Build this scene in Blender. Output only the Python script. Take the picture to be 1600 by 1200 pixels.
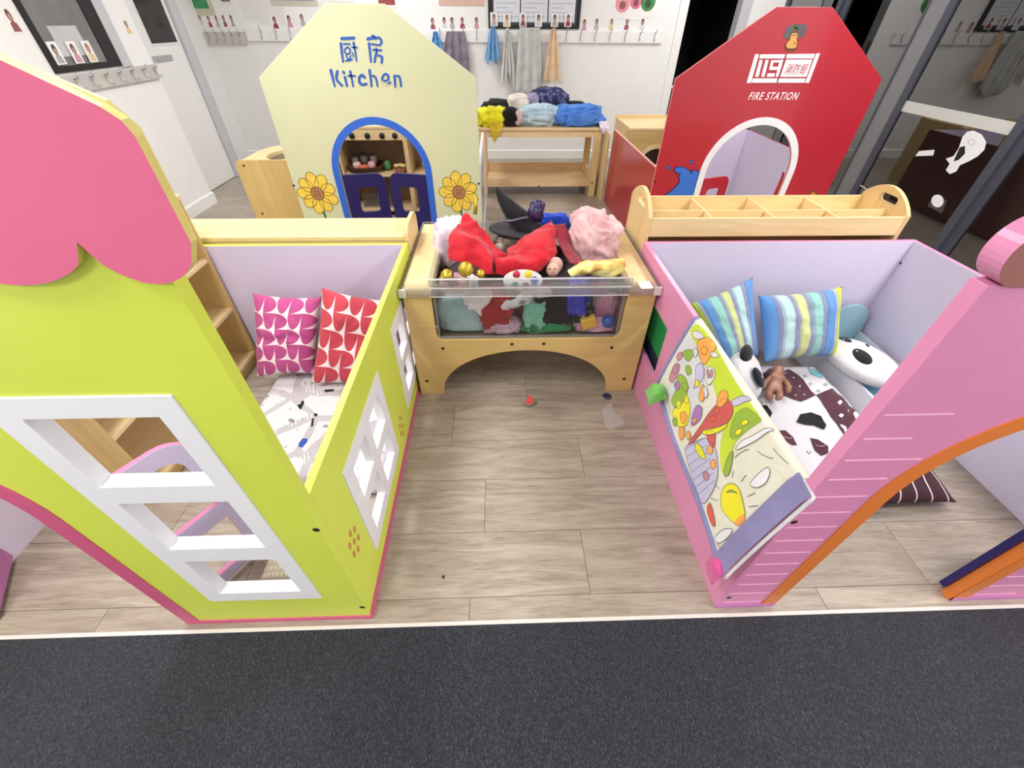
import bpy, bmesh, math, random
import numpy as np
from mathutils import Vector, Matrix, noise
from mathutils.geometry import tessellate_polygon

scene = bpy.context.scene
for o in list(bpy.data.objects):
    bpy.data.objects.remove(o)
col = scene.collection

# ------------------------------------------------------------------ camera
CAM = Vector((0.0, 0.0, 1.5))
F_PX = 642.5
_a, _b, _c = (math.radians(v) for v in (41.567, 1.990, 0.405))      # pitch down, yaw right, roll
FWD = Vector((math.sin(_b) * math.cos(_a), math.cos(_b) * math.cos(_a), -math.sin(_a)))
_r = Vector((math.cos(_b), -math.sin(_b), 0))
_u = _r.cross(FWD)
RGT = _r * math.cos(_c) + _u * math.sin(_c)
UPV = -_r * math.sin(_c) + _u * math.cos(_c)
cam_d = bpy.data.cameras.new('camera')
cam_d.sensor_fit = 'HORIZONTAL'
cam_d.sensor_width = 36.0
cam_d.lens = 36.0 * F_PX / 1600.0
cam_d.clip_start = 0.02
cam_o = bpy.data.objects.new('camera', cam_d)
cam_o.matrix_world = Matrix(((RGT.x, UPV.x, -FWD.x, CAM.x), (RGT.y, UPV.y, -FWD.y, CAM.y),
                             (RGT.z, UPV.z, -FWD.z, CAM.z), (0, 0, 0, 1)))
col.objects.link(cam_o)
scene.camera = cam_o

# ------------------------------------------------------------------ world, exposure
world = bpy.data.worlds.new('night')
scene.world = world
world.use_nodes = True
world.node_tree.nodes['Background'].inputs[0].default_value = (0.006, 0.007, 0.010, 1)
world.node_tree.nodes['Background'].inputs[1].default_value = 1.0
vs = scene.view_settings
vs.view_transform = 'Standard'
vs.look = 'None'
vs.exposure = 0.0
vs.gamma = 1.0
vs.use_curve_mapping = False

LIGHT_POWER = 42.0
CEIL = 2.75
# ceiling panels, second row added to brighten the house interiors: (x, y, length x, length y)
LAMPS = [(x, y, p) for y, p in ((-1.7, 1.1), (.4, 1.0), (2.7, .9), (5.4, .62)) for x in (-1.3, 2.4)]

# ------------------------------------------------------------------ geometry helpers
def lin(c):
    """sRGB 0-255 -> linear"""
    return tuple((v / 255 / 12.92) if v / 255 <= 0.04045 else ((v / 255 + 0.055) / 1.055) ** 2.4 for v in c[:3])

def ray(px, py):
    return RGT * ((px - 800) / F_PX) - UPV * ((py - 600) / F_PX) + FWD
def on_z(px, py, z=0.0):
    d = ray(px, py); return CAM + d * ((z - CAM.z) / d.z)
def on_y(px, py, y):
    d = ray(px, py); return CAM + d * ((y - CAM.y) / d.y)
def on_x(px, py, x):
    d = ray(px, py); return CAM + d * ((x - CAM.x) / d.x)

class MB:
    """collects vertices, faces, materials, uvs -> one mesh"""
    def __init__(s):
        s.v = []; s.f = []; s.m = []; s.uv = {}
    def add(s, vs_, fs, m=0, uvs=None):
        b = len(s.v)
        s.v.extend([Vector(p) for p in vs_])
        for f in fs:
            s.f.append(tuple(i + b for i in f)); s.m.append(m)
        if uvs:
            for i, t in enumerate(uvs): s.uv[b + i] = t
        return s
    def box(s, x0, x1, y0, y1, z0, z1, m=0):
        v = [(x, y, z) for z in (z0, z1) for y in (y0, y1) for x in (x0, x1)]
        return s.add(v, [(0, 2, 3, 1), (4, 5, 7, 6), (0, 1, 5, 4), (2, 6, 7, 3), (0, 4, 6, 2), (1, 3, 7, 5)], m)
    def bar(s, a, b, w, h, up=(0, 0, 1), m=0):
        a = Vector(a); b = Vector(b); d = (b - a).normalized(); up = Vector(up)
        sx = d.cross(up).normalized() * (w / 2); sz = sx.cross(d).normalized() * (h / 2)
        v = [p + i * sx + j * sz for p in (a, b) for j in (-1, 1) for i in (-1, 1)]
        return s.add(v, [(0, 2, 3, 1), (4, 5, 7, 6), (0, 1, 5, 4), (2, 6, 7, 3), (0, 4, 6, 2), (1, 3, 7, 5)], m)
    def prism(s, outer, holes, o, ux, uy, n, t, m=0, mb=None, ms=None):
        """2D polygon with holes in the frame (o, ux, uy) extruded by t along n; m front (o side), mb back, ms sides"""
        o = Vector(o); ux = Vector(ux); uy = Vector(uy); n = Vector(n)
        mb = m if mb is None else mb; ms = m if ms is None else ms
        rings = [list(outer)] + [list(h) for h in holes]
        flat = [p for r_ in rings for p in r_]
        tris = tessellate_polygon([[Vector((p[0], p[1], 0)) for p in r_] for r_ in rings])
        P0 = [o + ux * p[0] + uy * p[1] for p in flat]; P1 = [p + n * t for p in P0]
        N = len(flat)
        good = ux.cross(uy).dot(n) < 0      # ccw triangles face away from n at the front cap
        def fix(t_):
            a, b, c = (flat[i] for i in t_)
            ar = (b[0] - a[0]) * (c[1] - a[1]) - (b[1] - a[1]) * (c[0] - a[0])
            return t_ if ar > 0 else (t_[0], t_[2], t_[1])
        tr = [fix(t_) for t_ in tris]
        fr = [t_ if good else t_[::-1] for t_ in tr]
        s.add(P0, fr, m)
        s.add(P1, [t_[::-1] for t_ in fr], mb)
        base = 0
        for k, r_ in enumerate(rings):
            L = len(r_)
            ar = sum(r_[i][0] * r_[(i + 1) % L][1] - r_[(i + 1) % L][0] * r_[i][1] for i in range(L))
            out = (ar > 0) == (k == 0)
            vs_ = [P0[base + i] for i in range(L)] + [P1[base + i] for i in range(L)]
            fs = []
            for i in range(L):
                j = (i + 1) % L
                q = (i, i + L, j + L, j)
                flip = out == good
                fs.append(q if flip else q[::-1])
            s.add(vs_, fs, ms)
            base += L
        return s
    def tube(s, path, r, n=8, m=0, cap=True):
        path = [Vector(p) for p in path]; k = len(path)
        rs = r if isinstance(r, (list, tuple)) else [r] * k
        v = []; f = []
        t0 = (path[1] - path[0]).normalized()
        ref = Vector((0, 0, 1)) if abs(t0.z) < .9 else Vector((1, 0, 0))
        x = t0.cross(ref).normalized()
        for i in range(k):
            t = (path[min(i + 1, k - 1)] - path[max(i - 1, 0)]).normalized()
            x = (x - t * x.dot(t)).normalized(); y = t.cross(x)
            for j in range(n):
                a = 2 * math.pi * j / n
                v.append(path[i] + (x * math.cos(a) + y * math.sin(a)) * rs[i])
        for i in range(k - 1):
            for j in range(n):
                f.append((i * n + j, i * n + (j + 1) % n, (i + 1) * n + (j + 1) % n, (i + 1) * n + j))
        if cap:
            f.append(tuple(range(n))[::-1]); f.append(tuple((k - 1) * n + j for j in range(n)))
        return s.add(v, f, m)
    def lathe(s, prof, c, axis=(0, 0, 1), n=20, m=0):
        """prof: list of (radius, height along axis)"""
        c = Vector(c); ax = Vector(axis).normalized()
        ref = Vector((1, 0, 0)) if abs(ax.x) < .9 else Vector((0, 1, 0))
        x = ax.cross(ref).normalized(); y = ax.cross(x)
        v = []; f = []; k = len(prof)
        for r, h in prof:
            for j in range(n):
                a = 2 * math.pi * j / n
                v.append(c + ax * h + (x * math.cos(a) + y * math.sin(a)) * r)
        for i in range(k - 1):
            for j in range(n):
                f.append((i * n + j, i * n + (j + 1) % n, (i + 1) * n + (j + 1) % n, (i + 1) * n + j))
        f.append(tuple(range(n))[::-1]); f.append(tuple((k - 1) * n + j for j in range(n)))
        return s.add(v, f, m)
    def grid(s, fn, nu, nv, m=0, closed_u=False):
        v = []; uvs = []; f = []
        for j in range(nv + 1):
            for i in range(nu + 1):
                u, w = i / nu, j / nv
                v.append(fn(u, w)); uvs.append((u, w))
        W = nu + 1
        for j in range(nv):
            for i in range(nu):
                f.append((j * W + i, j * W + i + 1, (j + 1) * W + i + 1, (j + 1) * W + i))
        return s.add(v, f, m, uvs)

ORG = {}
def mesh_obj(name, mb, mats, parent=None, smooth=False, bevel=0, solid=0, sub=0, origin=None, weld=False):
    me = bpy.data.meshes.new(name)
    if parent is not None:
        org = ORG[parent.name]
    else:
        if origin is None:
            xs = [p.x for p in mb.v]; ys = [p.y for p in mb.v]; zs = [p.z for p in mb.v]
            org = Vector(((min(xs) + max(xs)) / 2, (min(ys) + max(ys)) / 2, min(zs)))
        else:
            org = Vector(origin)
    me.from_pydata([tuple(p - org) for p in mb.v], [], mb.f)
    mats = mats if isinstance(mats, (list, tuple)) else [mats]
    for m in mats: me.materials.append(m)
    if any(mb.m):
        me.polygons.foreach_set('material_index', mb.m)
    if mb.uv:
        uvl = me.uv_layers.new(name='UVMap')
        for lp in me.loops:
            t = mb.uv.get(lp.vertex_index)
            if t: uvl.data[lp.index].uv = t
    if weld or bevel or smooth:
        bm = bmesh.new(); bm.from_mesh(me)
        bmesh.ops.remove_doubles(bm, verts=bm.verts, dist=1e-5)
        if not solid: bmesh.ops.recalc_face_normals(bm, faces=bm.faces)
        bm.to_mesh(me); bm.free()
    me.update()
    if smooth:
        me.polygons.foreach_set('use_smooth', [True] * len(me.polygons))
    o = bpy.data.objects.new(name, me)
    col.objects.link(o)
    if parent is not None:
        o.parent = parent
        ORG[o.name] = org
    else:
        o.location = org
        ORG[o.name] = org
    if solid:
        md = o.modifiers.new('solid', 'SOLIDIFY'); md.thickness = solid; md.offset = 0
    if sub:
        md = o.modifiers.new('sub', 'SUBSURF'); md.levels = sub; md.render_levels = sub
    if bevel:
        md = o.modifiers.new('bevel', 'BEVEL'); md.width = bevel; md.segments = 2
        md.limit_method = 'ANGLE'; md.angle_limit = math.radians(40)
    return o

def tag(o, label=None, cat=None, group=None, kind=None):
    if label: o['label'] = label
    if cat: o['category'] = cat
    if group: o['group'] = group
    if kind: o['kind'] = kind
    return o
def thing(name, label, cat, loc, group=None, kind=None):
    o = bpy.data.objects.new(name, None); col.objects.link(o)
    o.empty_display_size = .05
    o.location = Vector(loc); ORG[o.name] = Vector(loc)
    return tag(o, label, cat, group, kind)
def part(name, mb, mats, parent, label=None, **kw):
    o = mesh_obj(name, mb, mats, parent, **kw)
    if label: o['label'] = label
    return o
def single(name, mb, mats, label, cat, group=None, **kw):
    return tag(mesh_obj(name, mb, mats, None, **kw), label, cat, group)
def struct(name, mb, mats, parent=None, **kw):
    o = mesh_obj(name, mb, mats, parent, **kw)
    if parent is None: o['kind'] = 'structure'
    return o

# ------------------------------------------------------------------ node helper
class Sx:
    """a socket with arithmetic"""
    def __init__(s, nt, sock): s.nt = nt; s.k = sock
    def _op(s, op, *o):
        n = s.nt.nodes.new('ShaderNodeMath'); n.operation = op
        for i, q in enumerate((s,) + o):
            if isinstance(q, Sx): s.nt.links.new(q.k, n.inputs[i])
            else: n.inputs[i].default_value = q
        return Sx(s.nt, n.outputs[0])
    def __add__(s, o): return s._op('ADD', o)
    def __sub__(s, o): return s._op('SUBTRACT', o)
    def __mul__(s, o): return s._op('MULTIPLY', o)
    def __truediv__(s, o): return s._op('DIVIDE', o)
    def lt(s, o): return s._op('LESS_THAN', o)
    def gt(s, o): return s._op('GREATER_THAN', o)
    def floor(s): return s._op('FLOOR')
    def fract(s): return s._op('FRACT')
    def mod(s, o): return s._op('MODULO', o)
    def abs(s): return s._op('ABSOLUTE')
    def sin(s): return s._op('SINE')
    def min(s, o): return s._op('MINIMUM', o)
    def max(s, o): return s._op('MAXIMUM', o)
    def inv(s): return (s * -1.0) + 1.0

def new_mat(name):
    m = bpy.data.materials.new(name); m.use_nodes = True
    return m, m.node_tree, m.node_tree.nodes['Principled BSDF']
def set_in(b, **kw):
    for k, v in kw.items():
        b.inputs[k.replace('_', ' ')].default_value = v
def mixc(nt, fac, a, b):
    n = nt.nodes.new('ShaderNodeMix'); n.data_type = 'RGBA'
    if isinstance(fac, Sx): nt.links.new(fac.k, n.inputs[0])
    else: n.inputs[0].default_value = fac
    for q, i in ((a, 6), (b, 7)):
        if isinstance(q, tuple): n.inputs[i].default_value = (*q[:3], 1)
        else: nt.links.new(q, n.inputs[i])
    return n.outputs[2]
def coord(nt, kind='Object'):
    return nt.nodes.new('ShaderNodeTexCoord').outputs[kind]
def mapping(nt, vec, scale=(1, 1, 1), loc=(0, 0, 0), rot=(0, 0, 0)):
    n = nt.nodes.new('ShaderNodeMapping')
    nt.links.new(vec, n.inputs[0]); n.inputs['Scale'].default_value = scale
    n.inputs['Location'].default_value = loc; n.inputs['Rotation'].default_value = rot
    return n.outputs[0]
def tex_noise(nt, vec, scale, detail=3, rough=.5, dist=0):
    n = nt.nodes.new('ShaderNodeTexNoise'); nt.links.new(vec, n.inputs['Vector'])
    n.inputs['Scale'].default_value = scale; n.inputs['Detail'].default_value = detail
    n.inputs['Roughness'].default_value = rough; n.inputs['Distortion'].default_value = dist
    return Sx(nt, n.outputs[0])
def ramp(nt, fac, stops, interp='LINEAR'):
    n = nt.nodes.new('ShaderNodeValToRGB'); cr = n.color_ramp; cr.interpolation = interp
    while len(cr.elements) < len(stops): cr.elements.new(0.5)
    for e, (p, c) in zip(cr.elements, stops):
        e.position = p; e.color = (*c[:3], 1)
    nt.links.new(fac.k if isinstance(fac, Sx) else fac, n.inputs[0])
    return n.outputs[0]
def bump(nt, b, h, strength=.2, dist=.01):
    n = nt.nodes.new('ShaderNodeBump'); n.inputs['Strength'].default_value = strength
    n.inputs['Distance'].default_value = dist
    nt.links.new(h.k if isinstance(h, Sx) else h, n.inputs['Height']); nt.links.new(n.outputs[0], b.inputs['Normal'])
def sep(nt, vec):
    n = nt.nodes.new('ShaderNodeSeparateXYZ'); nt.links.new(vec, n.inputs[0])
    return [Sx(nt, n.outputs[i]) for i in range(3)]

def paint(name, c, rough=.45, var=.04, spec=.5, scale=6.0, bumpy=0.0, coat=0.0, metal=0.0, bscale=60):
    m, nt, b = new_mat(name)
    c = lin(c)
    v = coord(nt)
    n = tex_noise(nt, v, scale, 4)
    d = tuple(x * (1 - var * 2) for x in c); l = tuple(min(1, x * (1 + var)) for x in c)
    nt.links.new(ramp(nt, n, [(.3, d), (.7, l)]), b.inputs['Base Color'])
    set_in(b, Roughness=rough, Metallic=metal)
    b.inputs['Specular IOR Level'].default_value = spec
    b.inputs['Coat Weight'].default_value = coat
    b.inputs['Coat Roughness'].default_value = .08
    if bumpy: bump(nt, b, tex_noise(nt, v, bscale, 2), bumpy, .004)
    return m
def fabric(name, c, c2=None, rough=.9, scale=350, var=.10, sheen=.2, fold=0.25):
    m, nt, b = new_mat(name)
    c = lin(c); c2 = lin(c2) if c2 else tuple(x * (1 - var * 2) for x in c)
    v = coord(nt)
    n = tex_noise(nt, v, 9, 3)
    nt.links.new(ramp(nt, n, [(.35, c2), (.65, c)]), b.inputs['Base Color'])
    set_in(b, Roughness=rough)
    b.inputs['Sheen Weight'].default_value = sheen
    b.inputs['Specular IOR Level'].default_value = .2
    w = tex_noise(nt, v, scale, 2) * .25 + tex_noise(nt, v, 28, 4, .55, 1.2) * fold * 4
    bump(nt, b, w, .35, .008)
    return m
def wood(name, c1, c2, axis='X', rough=.42, scale=1.0, coat=0.0):
    """grain runs along axis"""
    m, nt, b = new_mat(name)
    v = coord(nt)
    sc = {'X': (1.2, 14, 14), 'Y': (14, 1.2, 14), 'Z': (14, 14, 1.2)}[axis]
    sc = tuple(x * scale for x in sc)
    g = tex_noise(nt, mapping(nt, v, sc), 2.0, 5, .6, .6)
    fine = tex_noise(nt, mapping(nt, v, tuple(x * 6 for x in sc)), 2.0, 2)
    f = g * .75 + fine * .25
    nt.links.new(ramp(nt, f, [(.3, lin(c2)), (.62, lin(c1))]), b.inputs['Base Color'])
    set_in(b, Roughness=rough)
    b.inputs['Coat Weight'].default_value = coat
    bump(nt, b, fine, .05, .002)
    return m

M = {}
M['wall'] = paint('wall_paint', (238, 238, 238), .6, .01, .3)
M['white_gloss'] = paint('white_gloss', (240, 240, 240), .3, .01)
M['white_mat'] = paint('white_board', (232, 232, 236), .45, .01)
M['lime'] = paint('lime_laminate', (210, 224, 84), .38, .03, .45, 2.0)
M['rose'] = paint('rose_laminate', (222, 106, 144), .4, .02, .45)
M['rose_dark'] = paint('rose_trim', (206, 92, 132), .4, .02)
M['pink'] = paint('pink_laminate', (222, 142, 184), .3, .02, .5)
M['lilac'] = paint('lilac_laminate', (220, 211, 234), .42, .015, .4, 1.5)
M['cream'] = paint('pale_yellow_laminate', (206, 208, 172), .4, .02, .4, 1.5)
M['red'] = paint('red_laminate', (178, 40, 54), .22, .02, .5, coat=.25)
M['orange'] = paint('orange_trim', (222, 124, 52), .35, .02)
M['blue'] = paint('blue_trim', (45, 100, 205), .35, .02)
M['navy'] = paint('navy_trim', (28, 20, 92), .35, .02)
M['choc'] = paint('brown_laminate', (150, 92, 84), .35, .02)
M['mauve'] = paint('mauve_laminate', (190, 118, 180), .3, .02)
M['wood_edge'] = wood('raw_edge_wood', (222, 190, 130), (190, 150, 90), 'X')
M['birch_x'] = wood('birch_x', (238, 214, 164), (222, 192, 138), 'X')
M['birch_y'] = wood('birch_y', (238, 214, 164), (222, 192, 138), 'Y')
M['birch_z'] = wood('birch_z', (230, 202, 150), (212, 180, 124), 'Z')
M['ply_dim_x'] = wood('birch_ply_dim_x', (210, 180, 118), (192, 160, 98), 'X', .4, .5)  # ply with the dimness of front faces put into the colour
M['ply_dim_z'] = wood('birch_ply_dim_z', (210, 180, 118), (192, 160, 98), 'Z', .4, .5)
M['pine'] = wood('pine', (230, 202, 158), (210, 178, 132), 'X')
M['dark_metal'] = paint('dark_metal', (60, 62, 70), .45, .05)
M['steel'] = paint('steel', (190, 190, 192), .3, .03, metal=.9)
M['black'] = paint('black', (14, 14, 16), .5, .1)
M['screw'] = paint('screw', (70, 60, 50), .4, .05, metal=.7)

# ------------------------------------------------------------------ room shell
XL, XLB, XG, YB, YF = -3.06, -3.56, 3.5, 6.6, -3.2

def plank_material():
    m, nt, b = new_mat('vinyl_plank')
    v = coord(nt)
    info = nt.nodes.new('ShaderNodeObjectInfo')
    rnd = Sx(nt, info.outputs['Random'])
    comb = nt.nodes.new('ShaderNodeCombineXYZ')
    nt.links.new((rnd * 37).k, comb.inputs[0]); nt.links.new((rnd * 91).k, comb.inputs[1])
    add = nt.nodes.new('ShaderNodeVectorMath'); nt.links.new(v, add.inputs[0]); nt.links.new(comb.outputs[0], add.inputs[1])
    p = add.outputs[0]
    g = tex_noise(nt, mapping(nt, p, (1.1, 9, 1)), 2.2, 6, .62, 1.4)
    fine = tex_noise(nt, mapping(nt, p, (6, 110, 1)), 2.0, 3, .6)
    f = g * .6 + fine * .4
    c = ramp(nt, f, [(.32, lin((124, 111, 99))), (.5, lin((165, 152, 138))), (.68, lin((190, 178, 165)))])
    tint = mixc(nt, rnd * .32, c, lin((136, 124, 112)))
    nt.links.new(tint, b.inputs['Base Color'])
    set_in(b, Roughness=.34)
    b.inputs['Specular IOR Level'].default_value = .5
    bump(nt, b, fine, .12, .002)
    return m
M['plank'] = plank_material()
M['joint'] = paint('floor_joint', (92, 80, 70), .8, .05)

Y_EDGE = .505
mb = MB().box(XLB - .1, XG + .1, Y_EDGE, YB + .15, -.06, -.002)
floor = struct('floor', mb, M['joint'], origin=(0, 0, 0))
rnd = random.Random(4)
rows = [(Y_EDGE, .579), (.579, .821), (.821, 1.066), (1.066, 1.288)]
y = 1.288
while y < YB:
    rows.append((y, min(y + .243, YB))); y += .243
seams = {0: -.12, 1: .30, 2: -.075, 3: .36, 4: -.24, 5: .135}
PLANK = 1.22
pk = {}
for k, (y0, y1) in enumerate(rows):
    sx = seams.get(k, rnd.uniform(0, PLANK))
    x = sx - PLANK * math.ceil((sx + 3.7) / PLANK)
    while x < XG:
        x0, x1 = max(x, XLB), min(x + PLANK, XG)
        if x1 - x0 > .02:
            key = (round(x1 - x0, 3), round(y1 - y0, 3))
            if key not in pk:
                w, h = key
                g_ = .0012
                q = MB().add([(g_, g_, 0), (w - g_, g_, 0), (w - g_, h - g_, 0), (g_, h - g_, 0),
                              (0, 0, -.004), (w, 0, -.004), (w, h, -.004), (0, h, -.004)],
                             [(0, 1, 2, 3), (0, 4, 5, 1), (1, 5, 6, 2), (2, 6, 7, 3), (3, 7, 4, 0)])
                me = bpy.data.meshes.new('floor_plank')
                me.from_pydata([tuple(p) for p in q.v], [], q.f); me.materials.append(M['plank'])
                pk[key] = me
            o = bpy.data.objects.new('floor_plank', pk[key]); col.objects.link(o)
            o.parent = floor; o.location = (x0, y0, 0)
        x += PLANK

def carpet_material():
    m, nt, b = new_mat('charcoal_carpet')
    v = coord(nt)
    a = tex_noise(nt, mapping(nt, v, (95, 42, 60)), 3.0, 3, .75)
    bb = tex_noise(nt, mapping(nt, v, (420, 260, 200)), 2.0, 2, .7)
    c = tex_noise(nt, v, 2.2, 3)
    f = a * .55 + bb * .45
    base = ramp(nt, f, [(.36, lin((24, 25, 29))), (.52, lin((52, 53, 60))), (.68, lin((108, 110, 120)))])
    nt.links.new(mixc(nt, c * .35, base, lin((34, 34, 38))), b.inputs['Base Color'])
    set_in(b, Roughness=.95); b.inputs['Specular IOR Level'].default_value = .15
    b.inputs['Sheen Weight'].default_value = .1
    bump(nt, b, f, .8, .006)
    return m
M['carpet'] = carpet_material()
mb = MB().grid(lambda u, w: Vector((-3.7 + 7.3 * u, YF + (Y_EDGE - .014 - YF) * w, .004)), 20, 10)
struct('floor_carpet', mb, M['carpet'], origin=(0, 0, 0))
mb = MB().prism([(-.014, 0), (0, 0), (0, .0035), (-.004, .007), (-.011, .007), (-.014, .004)], [], (-3.6, Y_EDGE, 0), (0, 1, 0), (0, 0, 1), (1, 0, 0), 7.1)
struct('trim_1', mb, paint('pale_edge_strip', (214, 206, 200), .5, .02))

def wall(name, pts, o, ux, n, t=.12, holes=(), m=None):
    return struct(name, MB().prism(pts, holes, o, ux, (0, 0, 1), n, t), m or M['wall'], origin=o)
# back wall with the dark doorway on the right
DX0, DX1 = 2.30, 2.95
wall('wall_back', [(XLB, 0), (DX0, 0), (DX0, 2.1), (DX1, 2.1), (DX1, 0), (XG, 0), (XG, CEIL), (XLB, CEIL)], (0, YB, 0), (1, 0, 0), (0, 1, 0))
# left wall up to the door recess, then the recessed wall with the door
wall('wall_left', [(YF, 0), (4.73, 0), (4.73, CEIL), (YF, CEIL)], (XL, 0, 0), (0, 1, 0), (-1, 0, 0), .6)
wall('wall_left_recess', [(4.73, 2.1), (5.86, 2.1), (5.86, 0), (YB, 0), (YB, CEIL), (4.73, CEIL)], (-3.5, 0, 0), (0, 1, 0), (-1, 0, 0), .06)
wall('wall_front', [(-3.7, 0), (XG + .2, 0), (XG + .2, CEIL), (-3.7, CEIL)], (0, YF, 0), (1, 0, 0), (0, -1, 0))
wall('wall_right', [(YF, 0), (1.0, 0), (1.0, CEIL), (YF, CEIL)], (XG, 0, 0), (0, 1, 0), (1, 0, 0))
wall('wall_right_top', [(1.0, 2.35), (YB, 2.35), (YB, CEIL), (1.0, CEIL)], (XG, 0, 0), (0, 1, 0), (1, 0, 0))
struct('ceiling', MB().box(-3.7, XG + .2, YF, YB + .1, CEIL, CEIL + .08), M['wall'])

bbm = M['white_gloss']
def baseboard(name, o, ux, n, L, h=.11, t=.016):
    n = Vector(n)
    prof = [(0, 0), (t, 0), (t, h - .012), (t - .008, h), (0, h)]
    struct(name, MB().prism(prof, [], o, n, (0, 0, 1), ux, L), bbm)
baseboard('baseboard_back', (-3.5, YB, 0), (1, 0, 0), (0, -1, 0), DX0 - .1 + 3.5)
baseboard('baseboard_left', (XL, YF, 0), (0, 1, 0), (1, 0, 0), 4.73 - YF + .012)

# ceiling light panels: the row over the playhouse fronts is added for brightness
lamp_mat, nt, b = new_mat('light_diffuser')
b.inputs['Emission Color'].default_value = (1, .985, .96, 1)
b.inputs['Emission Strength'].default_value = 5.0
for k, (lx, ly, lp) in enumerate(LAMPS):
    side = 'left' if lx < 0 else 'right'
    row = 'over the carpet' if ly < 0 else 'added over the playhouse fronts' if ly < 1 else ('over the playhouses' if ly < 3 else 'near the back wall')
    t = thing('ceiling_light', f'white rectangular ceiling light panel {row}, {side} of its row', 'light', (lx, ly, CEIL - .03), 'ceiling light panels')
    part('frame', MB().prism([(-.32, -.62), (.32, -.62), (.32, .62), (-.32, .62)], [[(-.3, -.6), (-.3, .6), (.3, .6), (.3, -.6)]],
                             (lx, ly, CEIL - .03), (1, 0, 0), (0, 1, 0), (0, 0, 1), .03), M['white_gloss'], t)
    part('diffuser', MB().box(lx - .3, lx + .3, ly - .6, ly + .6, CEIL - .022, CEIL - .012), lamp_mat, t)
    ld = bpy.data.lights.new('panel_lamp', 'AREA'); ld.shape = 'RECTANGLE'; ld.size = .58; ld.size_y = 1.18
    ld.energy = LIGHT_POWER * lp; ld.color = (1, .985, .96)
    lo = bpy.data.objects.new('panel_lamp', ld); col.objects.link(lo); lo.parent = t; lo.location = (0, 0, -.004)
# ------------------------------------------------------------------ left door, left window, glass wall, doorway
M['door_white'] = paint('door_white', (236, 236, 236), .4, .01)
M['grey_frame'] = paint('grey_frame', (196, 196, 202), .45, .02)
M['dark_glass'] = paint('dark_glass', (16, 16, 20), .12, .05, .6)
d1 = struct('door_1', MB().box(-3.345, -3.30, 4.735, 5.70, .006, 2.08), M['door_white'], bevel=.002)
part('door_glass', MB().box(-3.2995, -3.297, 5.21, 5.64, 1.306, 2.0), M['dark_glass'], d1)
part('glass_bead', MB().prism(rect2 := [(5.195, 1.292), (5.655, 1.292), (5.655, 2.01), (5.195, 2.01)], [[(5.21, 1.306), (5.64, 1.306), (5.64, 2.0), (5.21, 2.0)]], (-3.2995, 0, 0), (0, 1, 0), (0, 0, 1), (1, 0, 0), .006), M['door_white'], d1)
part('handle_plate', MB().box(-3.2995, -3.294, 5.13, 5.44, 1.165, 1.215), M['steel'], d1)
part('handle_pull', MB().box(-3.294, -3.288, 5.20, 5.37, 1.175, 1.188), M['steel'], d1)
struct('trim_2', MB().box(-3.5, -3.27, 5.705, 5.86, 0, 2.12), M['grey_frame'], bevel=.003)
struct('trim_3', MB().box(-3.5, -3.27, 4.735, 5.86, 2.085, 2.15), M['grey_frame'])
# window in the left wall with a black frame
w1 = struct('window_1', MB().prism([(3.655, 1.20), (4.33, 1.20), (4.33, 2.05), (3.655, 2.05)], [[(3.70, 1.235), (4.20, 1.235), (4.20, 2.0), (3.70, 2.0)]], (XL, 0, 0), (0, 1, 0), (0, 0, 1), (1, 0, 0), .012), M['black'])
part('pane', MB().box(XL + .0005, XL + .004, 3.70, 4.20, 1.235, 2.0), paint('grey_pane', (120, 120, 122), .3, .1), w1)
part('reveal', MB().box(XL + .0005, XL + .016, 4.331, 4.44, 1.19, 2.06), M['grey_frame'], w1)
# doorway in the back wall: jambs, dark corridor, gate
for k, (x0, x1) in enumerate(((DX0 - .10, DX0 + .005), (DX1 - .005, DX1 + .11))):
    struct(f'trim_{4 + k}', MB().box(x0, x1, YB - .02, YB + .13, 0, 2.12), M['white_gloss'] if k == 0 else M['grey_frame'], bevel=.003)
dk = paint('unlit_wall', (30, 30, 34), .8, .05)  # near-black colour stands in for the unlit corridor and night ground
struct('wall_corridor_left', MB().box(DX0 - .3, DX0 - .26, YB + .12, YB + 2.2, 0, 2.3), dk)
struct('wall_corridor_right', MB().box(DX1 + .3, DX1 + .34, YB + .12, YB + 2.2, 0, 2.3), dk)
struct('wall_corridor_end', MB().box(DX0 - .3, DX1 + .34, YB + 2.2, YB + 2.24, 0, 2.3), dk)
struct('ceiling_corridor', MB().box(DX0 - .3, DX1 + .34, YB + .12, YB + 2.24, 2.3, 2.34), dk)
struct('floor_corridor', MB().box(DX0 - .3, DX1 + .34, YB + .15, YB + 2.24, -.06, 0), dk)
part('strike_plate', MB().box(DX0 + .0052, DX0 + .007, YB + .01, YB + .04, 1.06, 1.32), M['steel'], bpy.data.objects['trim_4'])
g = thing('safety_gate', 'white barred safety gate across the dark doorway', 'gate', ((DX0 + DX1) / 2, YB + .06, 0))
for z in (.10, .84):
    part('rail', MB().box(DX0 + .012, DX1 - .012, YB + .05, YB + .07, z - .012, z + .012), M['white_gloss'], g)
for i in range(11):
    x = DX0 + .03 + i * .059
    part('gate_bar', MB().tube([(x, YB + .06, .11), (x, YB + .06, .83)], .006, 6), M['white_gloss'], g)
for x in (DX0 + .02, DX1 - .02):
    part('gate_foot', MB().box(x - .012, x + .012, YB + .05, YB + .07, 0, .10), M['white_gloss'], g)

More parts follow.
